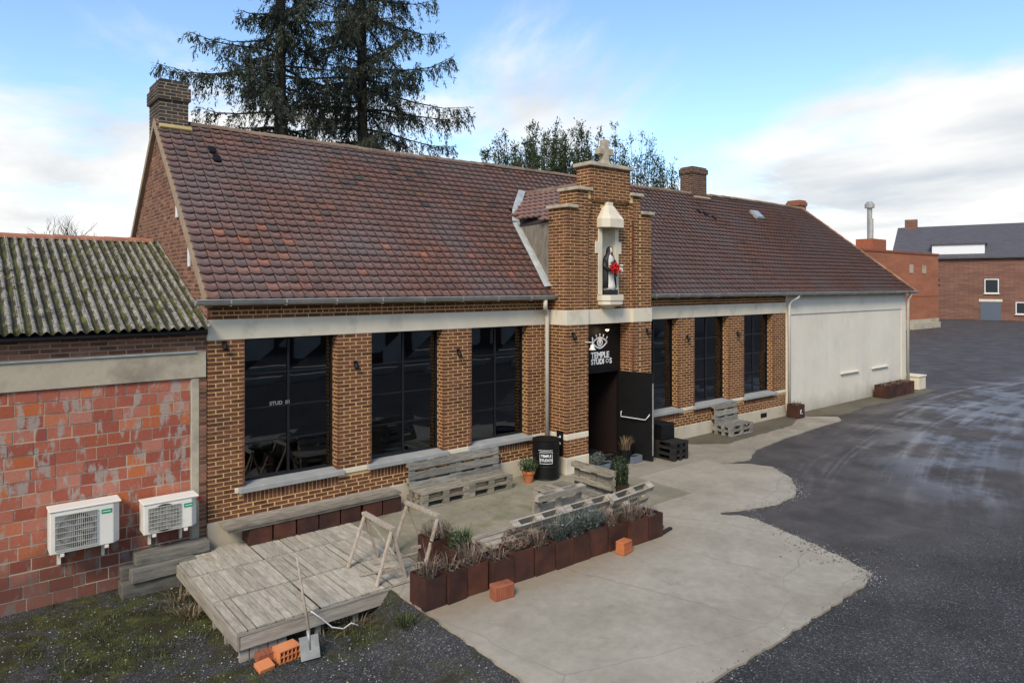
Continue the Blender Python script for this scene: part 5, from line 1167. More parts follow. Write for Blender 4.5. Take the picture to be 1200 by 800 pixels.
def hollow_brick(name, loc, rz, lx, ly, lz, mat, label, tilt=0.0, group=None):
    t = thing(name, label, 'clay block', loc, rz, group); t.rotation_euler = (tilt, 0, rz)
    m = MB(); wl = 0.012; m.box(0, lx, 0, ly, 0, wl); m.box(0, lx, 0, ly, lz - wl, lz); n = 5
    for k in range(n + 1):
        xx = k * (lx - wl) / n; m.box(xx, xx + wl, 0.001, ly - 0.001, wl, lz - wl)
    m.box(wl, lx - wl, 0.002, ly - 0.002, lz / 2 - wl / 2, lz / 2 + wl / 2); m.build('block_shell', mat, t)
    m = MB(); m.box(wl, lx - wl, ly * 0.4, ly * 0.6, wl, lz - wl); m.build('cell_shadow', TERRAD, t)
    return t
hollow_brick('clay_block_loose', (3.10, 8.18, -0.355), 0.10, 0.27, 0.20, 0.15, TERRAO, 'orange hollow clay block lying beside the shovel blade')
m = MB(); m.box(0, 0.19, 0, 0.16, 0, 0.05, 0.5); o = m.build('clay_tile', TERRAO, None, (2.84, 8.12, -0.355), bevel=0.006); o.rotation_euler = (0.25, 0.0, 0.15); tag(o, 'flat orange clay piece propped at the foot of the deck posts', 'clay piece')
m = MB(); m.box(0, 0.22, 0, 0.14, 0, 0.10, 0.1)
for k in range(4): m.box(0.01 + k * 0.052, 0.045 + k * 0.052, -0.006, 0.146, 0.101, 0.108, 0.1)
o = m.build('clay_tile', TERRAD, None, (2.90, 8.34, -0.36), bevel=0.004); tag(o, 'ribbed brown clay piece tucked behind the orange ones under the deck', 'clay piece')
t = thing('perforated_brick', 'dull red ribbed brick block standing on the concrete beside the planters', 'clay block', (5.62, 7.24, 0.0), -0.12)
m = MB(); m.box(0, 0.30, 0, 0.16, 0, 0.19); m.build('block_body', TERRAD, t, bevel=0.01)
m = MB()
for k in range(9): m.box(0.012 + k * 0.032, 0.026 + k * 0.032, -0.006, 0.002, 0.012, 0.178)
for k in range(9): m.box(0.012 + k * 0.032, 0.026 + k * 0.032, 0.01, 0.15, 0.188, 0.195)
m.build('ribs', TERRAD, t)
t = thing('ribbed_clay_block', 'bright orange clay block with horizontal ribs in front of the planter row', 'clay block', (8.10, 7.22, 0.0), 0.15)
m = MB(); m.box(0, 0.24, 0, 0.15, 0, 0.20); m.build('block_body', TERRA, t, bevel=0.012)
for k in range(6):
    m = MB(); m.box(0.004, 0.236, -0.009, 0.003, 0.012 + k * 0.031, 0.03 + k * 0.031); m.build('rib', TERRA, t, bevel=0.003)

# ------------------------------------------------------------------ plants helper
def blades(n, h, spread, base_r, wid=0.012, curl=0.3, hvar=0.4, c0=(0, 0, 0)):
    V = []; Q = []; C = []
    for i in range(n):
        a = random.uniform(0, 6.28); r = base_r * math.sqrt(random.random()); x, y = r * math.cos(a), r * math.sin(a)
        hh_ = h * random.uniform(1 - hvar, 1 + hvar * 0.4); a2 = a + random.uniform(-0.9, 0.9); sp = spread * random.uniform(0.2, 1.0)
        d = np.array((math.cos(a2), math.sin(a2), 0)); s = np.array((-math.sin(a2 + random.uniform(-.8, .8)), math.cos(a2), 0)) * wid
        p = [np.array((x, y, 0)) + np.array(c0), None, None]
        p[1] = p[0] + d * sp * 0.35 + np.array((0, 0, hh_ * 0.6)); p[2] = p[0] + d * sp + np.array((0, 0, hh_ * (1 - curl * random.random())))
        o_ = len(V); V += [p[0] - s, p[0] + s, p[1] - s * 0.8, p[1] + s * 0.8, p[2] - s * 0.25, p[2] + s * 0.25]
        Q += [(o_, o_ + 1, o_ + 3, o_ + 2), (o_ + 2, o_ + 3, o_ + 5, o_ + 4)]; c_ = random.random(); C += [c_, c_]
    return V, Q, C
def cloud(n, center, rad, size, shell=0.3, flat=1.0):
    c = np.array(center); u = rng.normal(size=(n, 3)); u /= np.linalg.norm(u, axis=1)[:, None]
    r = (shell + (1 - shell) * rng.random(n)) ** 0.5
    p = c + u * r[:, None] * np.array(rad)
    a = rng.normal(size=(n, 3)); a /= np.linalg.norm(a, axis=1)[:, None]; b = np.cross(a, rng.normal(size=(n, 3))); b /= np.linalg.norm(b, axis=1)[:, None] + 1e-9
    s = size * rng.uniform(0.6, 1.3, n)[:, None]
    V = np.stack([p - a * s, p + b * s * 0.45, p + a * s, p - b * s * 0.45], 1).reshape(-1, 3)
    return V, np.arange(4 * n).reshape(-1, 4), rng.random(n)
def join(parts):
    V, Q, C, o_ = [], [], [], 0
    for v, q_, c_ in parts:
        v = np.asarray(v); V.append(v); Q.append(np.asarray(q_) + o_); C.append(np.asarray(c_)); o_ += len(v)
    return np.concatenate(V), np.concatenate(Q), np.concatenate(C)
def plant(kind, z, w_):
    if kind == 'twigs': return join([blades(110, 0.36, 0.30, w_ * 0.38, 0.004, 0.5, c0=(0, 0, z)), cloud(110, (0, 0, z + 0.05), (w_ * 0.4, w_ * 0.4, 0.06), 0.02)]), DRY
    if kind == 'dead': return join([blades(50, 0.20, 0.22, w_ * 0.35, 0.006, 0.7, c0=(0, 0, z)), cloud(90, (0, 0, z + 0.02), (w_ * 0.42, w_ * 0.42, 0.05), 0.02)]), DRY
    if kind == 'sage': return join([blades(240, 0.34, 0.26, w_ * 0.42, 0.006, 0.4, c0=(0, 0, z)), cloud(380, (0, 0, z + 0.13), (w_ * 0.6, w_ * 0.6, 0.17), 0.024)]), SAGE
    if kind == 'ball': return join([blades(40, 0.14, 0.10, w_ * 0.3, 0.005, c0=(0, 0, z)), cloud(1100, (0, 0, z + 0.16), (0.23, 0.20, 0.15), 0.016, 0.7)]), DRY
    if kind == 'herb': return join([blades(120, 0.30, 0.18, w_ * 0.4, 0.007, 0.3, c0=(0, 0, z)), cloud(300, (0, 0, z + 0.12), (w_ * 0.5, w_ * 0.5, 0.15), 0.024)]), HERB
    if kind == 'lavender': return join([blades(260, 0.24, 0.26, w_ * 0.4, 0.004, 0.2, c0=(0, 0, z)), cloud(420, (0, 0, z + 0.16), (w_ * 0.62, w_ * 0.6, 0.12), 0.014, 0.7)]), DRY
    return join([blades(30, 0.2, 0.2, w_ * 0.4, 0.005, c0=(0, 0, z))]), DRY
def planter(x0, x1, y0, y1, h, kind, label, z=0.0, rot=0.0, group='rusted planters in the row'):
    t = thing('rusted_planter', label, 'planter', ((x0 + x1) / 2, (y0 + y1) / 2, z), rot, group); a, b = (x1 - x0) / 2, (y1 - y0) / 2; tk = 0.007
    m = MB(); rn = random.random()
    m.box(-a, a, -b, -b + tk, 0, h, rn); m.box(-a, a, b - tk, b, 0, h, rn); m.box(-a, -a + tk, -b + tk, b - tk, 0, h, rn); m.box(a - tk, a, -b + tk, b - tk, 0, h, rn)
    m.build('steel_sides', CORTEN, t, bevel=0.004)
    m = MB(); m.box(-a + tk, a - tk, -b + tk, b - tk, 0.02, h - 0.05); m.build('soil', SOIL, t)
    if kind:
        (V, Q, C), mt = plant(kind, h - 0.06, min(a, b) * 2); link('plant', fast_mesh('plant', V, Q, C, mt), t)
    return t
fx = [4.76, 5.08, 5.40, 5.78, 6.18, 6.55, 6.94, 7.30, 7.65, 8.05, 8.50, 8.91, 9.27]; fy = [7.60, 7.59, 7.57, 7.53, 7.51, 7.50, 7.49, 7.48, 7.47, 7.45, 7.42, 7.38, 7.36]
kinds = ['twigs', 'dead', 'twigs', 'dead', 'ball', 'twigs', 'sage', 'sage', 'sage', 'twigs', 'twigs', 'dead']
labs = ['rusted steel planter with tangled brown stems at the deck end of the row', 'rusted steel planter with pale dry litter, second from the deck end of the row', 'rusted steel planter with long dry blades next to the pale littered planter',
        'rusted steel planter with low dead growth directly behind the dull red brick block', 'rusted steel planter holding a round dried flower ball', 'rusted steel planter with thin twigs next to the dried flower ball', 'rusted steel planter with grey sage between twiggy and sage planters',
        'rusted steel planter with grey sage in the middle of three sage planters', 'dark rusted steel planter with grey sage next to the orange ribbed block', 'rusted steel planter with bare twigs directly behind the orange ribbed block', 'rusted steel planter with twigs, second from the driveway end', 'rusted steel planter with dead growth at the driveway end of the row']
for k in range(12):
    g = random.uniform(0.004, 0.012)
    jy = random.uniform(-0.03, 0.03); planter(fx[k] + g, fx[k + 1] - g, fy[k] + jy, fy[k] + jy + 0.39 + random.uniform(-0.02, 0.02), 0.415 + random.uniform(-0.03, 0.02), kinds[k], labs[k], z=0.0 if k else -0.02, rot=random.uniform(-0.05, 0.05))
planter(5.62, 6.0, 8.15, 8.5, 0.40, 'herb', 'rusted planter with green rosemary behind the row near the trestle', group='rusted planters behind the row')
planter(5.56, 5.98, 8.66, 9.08, 0.40, 'lavender', 'rusted planter with a round lavender bush beside the unbraced trestle', z=0.0, group='rusted planters behind the row')
kp = planter(20.62, 21.02, 11.18, 11.56, 0.42, 'dead', 'square rusted planter with a small white mark in front of the white wall corner', group='rusted planters along the white end')
m = MB()
for (p, q_) in (((-0.07, 0.14), (-0.07, 0.27)), ((-0.06, 0.20), (0.0, 0.27)), ((-0.06, 0.20), (0.0, 0.14)), ((0.03, 0.14), (0.06, 0.14))): m.bar((p[0], -0.194, p[1]), (q_[0], -0.194, q_[1]), 0.003, 0.022, up=(0, 0, 1))
m.build('painted_mark', SIGNW, kp)
for k in range(3):
    planter(26.9 + k * 0.82, 27.6 + k * 0.82, 11.1, 11.6, 0.45, 'dead', ('rusted planter farthest from the downpipe in the group at the white wall end', 'middle rusted planter of three at the far end of the white wall', 'rusted planter nearest the end downpipe of the white wall')[k], group='rusted planters along the white end')
m = MB(); m.box(0, 0.7, 0, 0.6, 0, 0.5); m.box(-0.03, 0.73, -0.03, 0.63, 0.5, 0.56); o = m.build('concrete_block', STONE, None, (30.2, 11.3, -0.02), bevel=0.015); tag(o, 'pale capped concrete block at the foot of the far downpipe', 'block')

# ------------------------------------------------------------------ pallets
PLX, PLY, PLH = 1.08, 0.80, 0.144
def make_pallet(mat, wy=PLY):
    t = thing('pallet', '', 'pallet'); n = 5 if wy > 0.75 else 4; sw = 0.118 if wy > 0.75 else (wy - 0.14) / 4
    def piece(nm, *a):
        m = MB(); m.box(*a, random.random()); m.build(nm, mat, t, bevel=0.003)
    for k in range(n):
        y = -wy / 2 + k * (wy - sw) / (n - 1); piece('slat', -PLX / 2, PLX / 2, y, y + sw, PLH - 0.022, PLH)
    for x in (-PLX / 2, -0.07, PLX / 2 - 0.14):
        piece('stringer', x, x + 0.14, -wy / 2 + 0.001, wy / 2 - 0.001, PLH - 0.044, PLH - 0.0225)
        for y in (-wy / 2, -0.05, wy / 2 - 0.10): piece('block', x + 0.002, x + 0.138, y + 0.002, y + 0.098, 0.0225, PLH - 0.0445)
    for y in (-wy / 2, -0.05, wy / 2 - 0.10): piece('bottom_board', -PLX / 2, PLX / 2, y, y + 0.10, 0.0, 0.022)
    return t
protos = {}
def pallet(loc, rot, label, group, mat=WOODP, wy=PLY):
    key = (mat.name, wy)
    if key not in protos: t = protos[key] = make_pallet(mat, wy)
    else: t = copy_tree(protos[key])
    t.location = loc; t.rotation_euler = rot; tag(t, label, 'pallet', group); return t
GB = 'pallets of the long bench by the wall'
for i, xc in enumerate((7.42, 8.505)):
    for k in range(2):
        pallet((xc + random.uniform(-.006, .006), 11.31, -0.002 + k * 0.146), (0, 0, random.uniform(-.01, .01)), f"{('lower', 'upper')[k]} seat pallet of the long wall bench, {('planter-box', 'barrel')[i]} end", GB, WOODP, 0.48)
    pallet((xc, 11.67, 0.41), (R(87), 0, 0), f"upright back pallet of the long wall bench at the {('planter-box', 'barrel')[i]} end", GB, WOODGB, 0.70)
GR = 'pallets of the single seat by the white end'
for k in range(2): pallet((17.30, 11.30, -0.002 + k * 0.146), (0, 0, random.uniform(-.02, .02)), f"{('lower', 'upper')[k]} seat pallet of the lone pallet chair under the right-hand windows", GR, WOODGB, 0.55)
pallet((17.30, 11.665, 0.44), (R(85), 0, 0), 'leaning back pallet of the lone pallet chair under the right-hand windows', GR, WOODGB, 0.72)
GA = 'pallets of the corner seat on the terrace'
for k in range(2): pallet((9.14, 9.55, -0.002 + k * 0.146), (0, 0, R(90)), f"{('lower', 'upper')[k]} seat pallet of the terrace corner seat opposite the barrel", GA, WOODP, 0.80)
pallet((9.745, 9.55, 0.33), (R(90), 0, R(90)), 'upright pallet with slats facing the terrace, back of the corner seat', GA, WOODP, 0.62)
GL = 'pallets propped behind the planters'
for k in range(2): pallet((6.85, 8.42, -0.002 + k * 0.146), (0, 0, 0.01), f"{('lower', 'upper')[k]} flat pallet of the low bench behind the planters", GL, WOODPL, 0.62)
pallet((7.05, 8.06, 0.33), (R(-62), 0, R(1)), 'tilted pale pallet propped behind the dried flower ball planter', GL, WOODPL, 0.62)
pallet((8.14, 8.06, 0.335), (R(-62), R(0), R(0)), 'tilted pale pallet propped behind the sage planters', GL, WOODPL, 0.62)
pallet((7.92, 8.40, 0.41), (R(-86), 0, R(0)), 'upright pale pallet standing tallest behind the sage planters', GL, WOODPL, 0.74)
pallet((9.10, 8.00, 0.37), (R(-60), R(-2), R(2)), 'tilted pale pallet propped at the driveway end of the planters', GL, WOODPL, 0.62)
GD = 'black pallets behind the open door'
for k in range(3): pallet((13.62, 10.86, -0.002 + k * 0.146), (0, 0, R(90) + random.uniform(-.05, .05)), f"{('bottom', 'middle', 'top')[k]} black pallet of the stack behind the open door leaf", GD, WOODK, 0.55)
m = MB(); m.box(-0.24, 0.24, -0.30, 0.30, 0, 0.33); m.box(-0.26, 0.26, -0.32, 0.32, 0.33, 0.37); o = m.build('black_crate', BLACKM, None, (13.60, 10.98, 0.438), bevel=0.02); tag(o, 'black lidded crate on the pallet stack behind the door leaf', 'crate')

# ------------------------------------------------------------------ barrel, pots, door-side clutter
ba = thing('steel_barrel', 'black steel drum with white printed label under the downpipe', 'barrel', (10.13, 11.26, 0.0))
m = MB(); rr = 0.29
m.lathe([(rr, 0), (rr + .008, .01), (rr, .03), (rr, .27), (rr + .012, .285), (rr, .30), (rr, .55), (rr + .012, .565), (rr, .58), (rr, .82), (rr + .01, .84), (rr - .01, .85), (rr - .015, .832), (0.02, .828)], n=32); m.build('drum', BLACKM, ba, smooth=False)
lab = MB(); ang = math.atan2(-(11.26), -(10.13)) + 0.02
def cyl(u, z, r=rr + 0.006): a = ang + u / rr; return (r * math.cos(a), r * math.sin(a), z)
def cyl_rect(mb, u0, u1, z0, z1, n=8):
    for k in range(n):
        a, b = u0 + (u1 - u0) * k / n, u0 + (u1 - u0) * (k + 1) / n; mb.add([cyl(a, z0), cyl(b, z0), cyl(b, z1), cyl(a, z1)], [(0, 1, 2, 3)])
for r4 in ((-0.14, 0.14, 0.36, 0.37), (-0.14, 0.14, 0.60, 0.61), (-0.14, -0.132, 0.37, 0.60), (0.132, 0.14, 0.37, 0.60), (-0.17, 0.14, 0.64, 0.65)): cyl_rect(lab, *r4)
lab.build('label_frame', SIGNW, ba, fixn=False)
for txt, z in (('TEMPLE', 0.50), ('STUDIOS', 0.41)):
    cu = bpy.data.curves.new('t', 'FONT'); cu.body = txt; cu.size = 0.082; cu.offset = 0.002; cu.align_x = 'CENTER'
    tob = bpy.data.objects.new('t', cu); COL.objects.link(tob); me = bpy.data.meshes.new_from_object(tob.evaluated_get(bpy.context.evaluated_depsgraph_get())); bpy.data.objects.remove(tob)
    for v in me.vertices: v.co = cyl(v.co.x * 0.8, z + v.co.y, rr + 0.008)
    me.materials.clear(); me.materials.append(SIGNW); link('lettering', me, ba)
po = thing('flower_pot', 'terracotta flower pot with a straggly green plant beside the black drum', 'flower pot', (9.60, 11.22, 0.0))
m = MB(); m.lathe([(0.085, 0), (0.12, 0.19), (0.14, 0.19), (0.143, 0.25), (0.125, 0.25), (0.12, 0.22)], n=20); m.build('pot', TERRA, po, smooth=False)
m = MB(); m.lathe([(0.12, 0.20), (0.02, 0.22)], n=14); m.build('soil', SOIL, po)
V, Q, C = join([blades(110, 0.30, 0.24, 0.10, 0.007, 0.3, c0=(0, 0, 0.2)), cloud(380, (0, 0, 0.36), (0.22, 0.22, 0.16), 0.026)]); link('plant', fast_mesh('plant', V, Q, C, HERB), po)
bo_ = thing('post_box', 'narrow black board with small white icons on the porch side above the drum', 'board', (10.56, 11.30, 0.42))
m = MB(); m.box(0.0, 0.045, -0.09, 0.09, 0, 0.52); m.build('board', BLACKM, bo_, bevel=0.006)
m = MB()
for (yy, zz) in ((0.03, 0.36), (-0.03, 0.40), (0.02, 0.28), (-0.03, 0.25)): m.box(-0.004, 0.0, yy - 0.02, yy + 0.02, zz - 0.025, zz + 0.025)
m.build('icons', SIGNW, bo_)
cs = thing('column_shrub', 'narrow green conifer bush in a dark pot behind the corner seat pallet', 'shrub', (10.16, 9.18, 0.0))
m = MB(); m.lathe([(0.15, 0), (0.20, 0.28), (0.21, 0.30), (0.19, 0.30)], n=18); m.build('pot', CORTEN, cs)
V, Q, C = join([cloud(1500, (0, 0, 0.52), (0.19, 0.19, 0.36), 0.022, 0.55), blades(160, 0.5, 0.08, 0.17, 0.006, 0.15, c0=(0, 0, 0.28))]); link('foliage', fast_mesh('foliage', V, Q, C, leaf_mat('conifer', [(0, (0.015, 0.03, 0.012)), (0.6, (0.035, 0.06, 0.022)), (1, (0.07, 0.10, 0.04))])), cs)
dpn = thing('doorside_pot', 'dark pot with spiky dry plant standing in the doorway by the door leaf', 'flower pot', (12.42, 11.02, 0.0))
m = MB(); m.lathe([(0.12, 0), (0.165, 0.30), (0.175, 0.31), (0.15, 0.31)], n=18); m.build('pot', BLACKM, dpn)
V, Q, C = blades(70, 0.34, 0.16, 0.11, 0.012, 0.2, c0=(0, 0, 0.28)); link('plant', fast_mesh('plant', V, Q, C, STRAW), dpn)
GRB = PLAIN('grey_plastic', (0.14, 0.16, 0.19), 0.6)
for (x, y, sx, sy_, h, lb, mt) in ((12.62, 10.90, 0.34, 0.18, 0.16, 'low grey plastic trough beside the spiky pot at the doorway', GRB), (11.62, 10.96, 0.55, 0.22, 0.13, 'long blue-grey plastic trough on the doorstep by the porch pier', GRB), (11.95, 11.22, 0.62, 0.26, 0.22, 'black plastic trough in the doorway behind the grey one', BLACKM)):
    t = thing('plastic_trough', lb, 'trough', (x, y, 0.0), group='troughs at the doorway'); a, b = sx / 2, sy_ / 2
    m = MB(); m.box(-a, a, -b, -b + .01, 0, h); m.box(-a, a, b - .01, b, 0, h); m.box(-a, -a + .01, -b + .01, b - .01, 0, h); m.box(a - .01, a, -b + .01, b - .01, 0, h); m.build('sides', mt, t, bevel=0.004)
    m = MB(); m.box(-a + .01, a - .01, -b + .01, b - .01, 0.01, h - 0.03); m.build('soil', SOIL, t)
V, Q, C = join([cloud(300, (0, 0, 0.15), (0.20, 0.16, 0.13), 0.03, 0.4), blades(40, 0.25, 0.15, 0.15, 0.01)])
o = link('foliage_clump', fast_mesh('foliage_clump', V, Q, C, SAGE), None, (11.45, 10.98, 0.11)); tag(o, 'clump of grey foliage spilling by the porch pier at the doorway', 'plant')
for k, (x, y, r_) in enumerate(((9.40, 7.55, 0.3), (9.42, 7.45, 0.12))):
    m = MB(); m.bar((0, 0, 0.0), (0.32, 0.03, 0.0), 0.06, 0.035, rnd=0.2 + k * .3); o = m.build('timber_offcut', WOODK if k else BEAMM, None, (x - 0.1, y, 0.02)); o.rotation_euler = (0, 0, r_); tag(o, ('dark timber offcut on the slab at the end of the planter row', 'black stick beside the timber offcut at the end of the planter row')[k], 'offcut')

# ------------------------------------------------------------------ grass, straw and stones
def scatter_blades(spots, mat, name):
    P = []
    for (x, y, n, h, sp, br) in spots: P.append(blades(n, h, sp, br, 0.006, 0.4, c0=(x, y, ground_z(x, y) - 0.01)))
    V, Q, C = join(P); o = link(name, fast_mesh(name, V, Q, C, mat)); tag(o, kind='stuff'); return o
spots = [(4.52, 7.66, 110, 0.13, 0.12, 0.14)]
for k in range(26): spots.append((random.uniform(0.8, 4.5), random.uniform(7.2, 8.4), 16, 0.05, 0.06, 0.2))
for k in range(40): spots.append((random.uniform(0.6, 2.6), random.uniform(9.2, 11.5), 22, 0.07, 0.07, 0.25))
for k in range(20): spots.append((random.uniform(2.9, 4.7), random.uniform(8.0, 8.6), 16, 0.06, 0.06, 0.15))
for (x, y) in ((3.8, 6.4), (4.05, 6.5), (3.9, 6.2)): spots.append((x, y, 50, 0.05, 0.08, 0.2))
g_ = scatter_blades(spots, GRASS, 'grass'); g_['label'] = 'sparse low green grass among the gravel by the deck'; g_['category'] = 'grass'
g_ = scatter_blades([(2.60, 10.1, 40, 0.24, 0.26, 0.12), (2.58, 10.7, 40, 0.20, 0.25, 0.14), (2.5, 10.3, 40, 0.08, 0.3, 0.2), (4.2, 8.5, 60, 0.16, 0.2, 0.25), (3.8, 8.5, 30, 0.12, 0.2, 0.2)], STRAW, 'dead_grass'); g_['label'] = 'dead straw-coloured weeds along the side of the deck'; g_['category'] = 'weeds'
ns = 9000
u = rng.random((ns, 2)); sx_ = np.where(rng.random(ns) < 0.86, 0.3 + u[:, 0] * 4.4, 6.0 + u[:, 0] * 8); sy_2 = np.where(sx_ < 5, 2.8 + u[:, 1] * 8.6, 1.5 + u[:, 1] * 2.8)
sz = np.where(sx_ < 5, rng.uniform(0.005, 0.014, ns), rng.uniform(0.003, 0.007, ns)); V = []; Q = []
oc = np.array([(1, 0, 0), (0, 1, 0), (-1, 0, 0), (0, -1, 0), (0, 0, 0.8)])
P = np.stack([sx_, sy_2, np.array([ground_z(a, b) for a, b in zip(sx_, sy_2)]) + 0.004], 1)
V = (P[:, None, :] + oc[None] * sz[:, None, None] * rng.uniform(0.6, 1.4, (ns, 5, 1))).reshape(-1, 3)
T_ = (np.arange(ns)[:, None, None] * 5 + np.array([(0, 1, 4), (1, 2, 4), (2, 3, 4), (3, 0, 4)])[None]).reshape(-1, 3)
edge_pts = [(4.62, 4.42), (7, 4.36), (10.0, 4.42), (10.42, 4.52), (10.62, 4.95), (11.0, 6.02), (11.22, 6.9), (11.6, 7.32), (12.3, 7.12), (13.1, 7.16), (13.6, 7.42), (14.2, 7.85), (14.75, 8.6)]
EP = []
for _ in range(2600):
    k_ = random.randrange(len(edge_pts) - 1); t_ = random.random(); a_, b_ = edge_pts[k_], edge_pts[k_ + 1]; o_ = abs(random.gauss(0, 0.10)) * (1 if random.random() < 0.8 else -0.8)
    n_ = Vector((b_[1] - a_[1], a_[0] - b_[0])).normalized(); x_, y_ = a_[0] + (b_[0] - a_[0]) * t_ + n_.x * o_, a_[1] + (b_[1] - a_[1]) * t_ + n_.y * o_
    EP.append((x_, y_, -0.022 if o_ > 0 else 0.004))
EP = np.array(EP); se = rng.uniform(0.004, 0.012, len(EP))
Ve = (EP[:, None, :] + oc[None] * se[:, None, None] * rng.uniform(0.6, 1.4, (len(EP), 5, 1))).reshape(-1, 3); T_ = np.concatenate([T_, (np.arange(len(EP))[:, None, None] * 5 + np.array([(0, 1, 4), (1, 2, 4), (2, 3, 4), (3, 0, 4)])[None]).reshape(-1, 3) + len(V)]); V = np.concatenate([V, Ve]); ns += len(EP)
PEB = leaf_mat('pebbles', [(0, (0.03, 0.03, 0.032)), (0.5, (0.10, 0.098, 0.095)), (0.8, (0.22, 0.215, 0.2)), (1, (0.5, 0.49, 0.46))], 0.0, 0.85)
o = link('gravel_stones', fast_mesh('gravel_stones', V, T_, np.repeat(rng.random(ns), 4), PEB, n=3)); tag(o, 'loose pale and dark stones strewn over the gravel', 'gravel', kind='stuff')
# fallen leaves at the edge of the concrete
nl = 150; V, Q, C = cloud(nl, (0, 0, 0), (1, 1, 0), 0.03); pc_ = np.stack([rng.normal(10.75, 0.3, nl), rng.normal(5.2, 0.6, nl), np.full(nl, 0.012)], 1)
V = (V.reshape(nl, 4, 3) * 0 + (V.reshape(nl, 4, 3) - V.reshape(nl, 4, 3).mean(1, keepdims=True)) * np.array((1, 1, 0.25)) + pc_[:, None, :]).reshape(-1, 3)
o = link('fallen_leaves', fast_mesh('fallen_leaves', V, Q, C, DRY)); tag(o, 'scattered brown leaves at the corner of the concrete slab', 'leaves', kind='stuff')

# ------------------------------------------------------------------ trees
def quads_along(pts, per, size, lat=0.05, droop=0.0, wdt=0.2):
    """small needle sprays scattered along polyline points (k,3)"""
    pts = np.asarray(pts); n = per
    i = rng.integers(0, len(pts) - 1, n); t = rng.random(n)[:, None]
    p = pts[i] * (1 - t) + pts[i + 1] * t + rng.normal(scale=lat, size=(n, 3))
    d = pts[i + 1] - pts[i]; d = d / (np.linalg.norm(d, axis=1)[:, None] + 1e-9)
    a = d * 0.8 + rng.normal(scale=0.55, size=(n, 3)) + np.array((0, 0, -droop)); a /= np.linalg.norm(a, axis=1)[:, None]
    b = np.cross(a, rng.normal(size=(n, 3))); b /= np.linalg.norm(b, axis=1)[:, None] + 1e-9
    s = size * rng.uniform(0.6, 1.35, n)[:, None]
    return np.stack([p, p + a * s * 0.5 + b * s * wdt, p + a * s, p + a * s * 0.5 - b * s * wdt], 1).reshape(-1, 3), n
def spruce(x, y, h, z0, rmax, label, seed, lean=0.0):
    random.seed(seed); t = thing('spruce_tree', label, 'tree', (x, y, -0.03), group='tall spruces behind the roof')
    m = MB(); m.tube([(0, 0, 0), (0.03, 0, h * .25), (0.0, 0.05, h * .5), (0.02, 0, h * .75), (0, 0, h)], [0.27, 0.21, 0.165, 0.10, 0.02], 9); m.build('trunk', BARE, t, smooth=True)
    lim = MB(); VV = []; CC = []; z = z0
    while z < h - 0.3:
        f = (z - z0) / (h - z0); nb = random.choice((4, 5, 6)); detail = 1.0 if z < 15 else 0.45
        a0 = random.uniform(0, 6.28)
        for k in range(nb):
            a = a0 + k * 6.283 / nb + random.uniform(-0.5, 0.5); Lb = rmax * (1 - f) ** 0.75 * random.choice((0.45, 0.7, 0.95, 1.15)) * random.uniform(0.85, 1.1) + 0.3
            if random.random() < 0.24: continue
            d = np.array((math.cos(a), math.sin(a), 0)); sd_ = np.array((-math.sin(a), math.cos(a), 0)); dr = random.uniform(0.12, 0.30)
            tt_ = np.linspace(0, 1, 9)[:, None]; wob = random.uniform(-0.25, 0.25)
            pts = d * Lb * tt_ + sd_ * wob * Lb * tt_ ** 2 + np.array((0, 0, 1)) * (z + 0.10 * Lb * tt_ - (dr + 0.28) * Lb * tt_ ** 1.6 + 0.34 * Lb * tt_ ** 3.0)
            lim.tube([tuple(p) for p in pts[::2]], [0.045, 0.034, 0.024, 0.015, 0.006], 5)
            nbr = int(Lb * 13 * detail) + 5
            for q_ in range(nbr):
                u_ = random.uniform(0.05, 1.0) ** 0.9; idx = min(7, int(u_ * 8)); p0 = pts[idx] + (pts[idx + 1] - pts[idx]) * (u_ * 8 - idx)
                sgn = random.choice((-1, 1)); ln = (1.15 - 0.6 * u_) * random.uniform(0.3, 1.0) * min(1.0, Lb / 2.0)
                dirv = d * random.uniform(0.0, 0.6) + sd_ * sgn * random.uniform(0.15, 0.9) + np.array((0, 0, random.uniform(-1.3, -0.1)))
                dirv = dirv / np.linalg.norm(dirv); p1 = p0 + dirv * ln * 0.55; p2 = p1 + (dirv * 0.5 + np.array((0, 0, -0.62))) * ln * 0.6
                if random.random() < 0.5 * detail: lim.tube([tuple(p0), tuple(p1), tuple(p2)], [0.009, 0.006, 0.003], 3, caps=False)
                v, n = quads_along([p0, p1, p2], int((10 + 34 * ln) * (0.5 + 0.5 * detail)), 0.12, 0.026, 0.5, 0.12); VV.append(v); CC.append(np.clip(rng.normal(0.45 + 0.15 * u_, 0.16, n), 0, 1))
            v, n = quads_along(pts[2:], int(Lb * 26 * detail), 0.12, 0.03, 0.2, 0.12); VV.append(v); CC.append(np.clip(rng.normal(0.5, 0.2, n), 0, 1))
        z += random.choice((0.26, 0.38, 0.45, 0.75)) * (1 if detail == 1 else 1.5)
    lim.build('limbs', BARE, t)
    # hanging lichen-grey dead twigs close to the trunk
    V = np.concatenate(VV); n = len(V) // 4
    link('crown', fast_mesh('crown', V, np.arange(4 * n).reshape(-1, 4), np.concatenate(CC), NEEDLE), t)
def pix_xy(u, y):
    lat = (u - 600) / F_PX; dx, dy = math.cos(TH) + lat * math.sin(TH), math.sin(TH) - lat * math.cos(TH); return dx / dy * y
spruce(pix_xy(329, 20.5), 20.5, 21.0, 6.6, 3.2, 'tall dark spruce behind the roof nearest the chimney on the gable', 3)
spruce(pix_xy(425, 21.5), 21.5, 23.0, 6.0, 4.7, 'broad tall spruce with drooping limbs behind the middle of the left roof', 11)

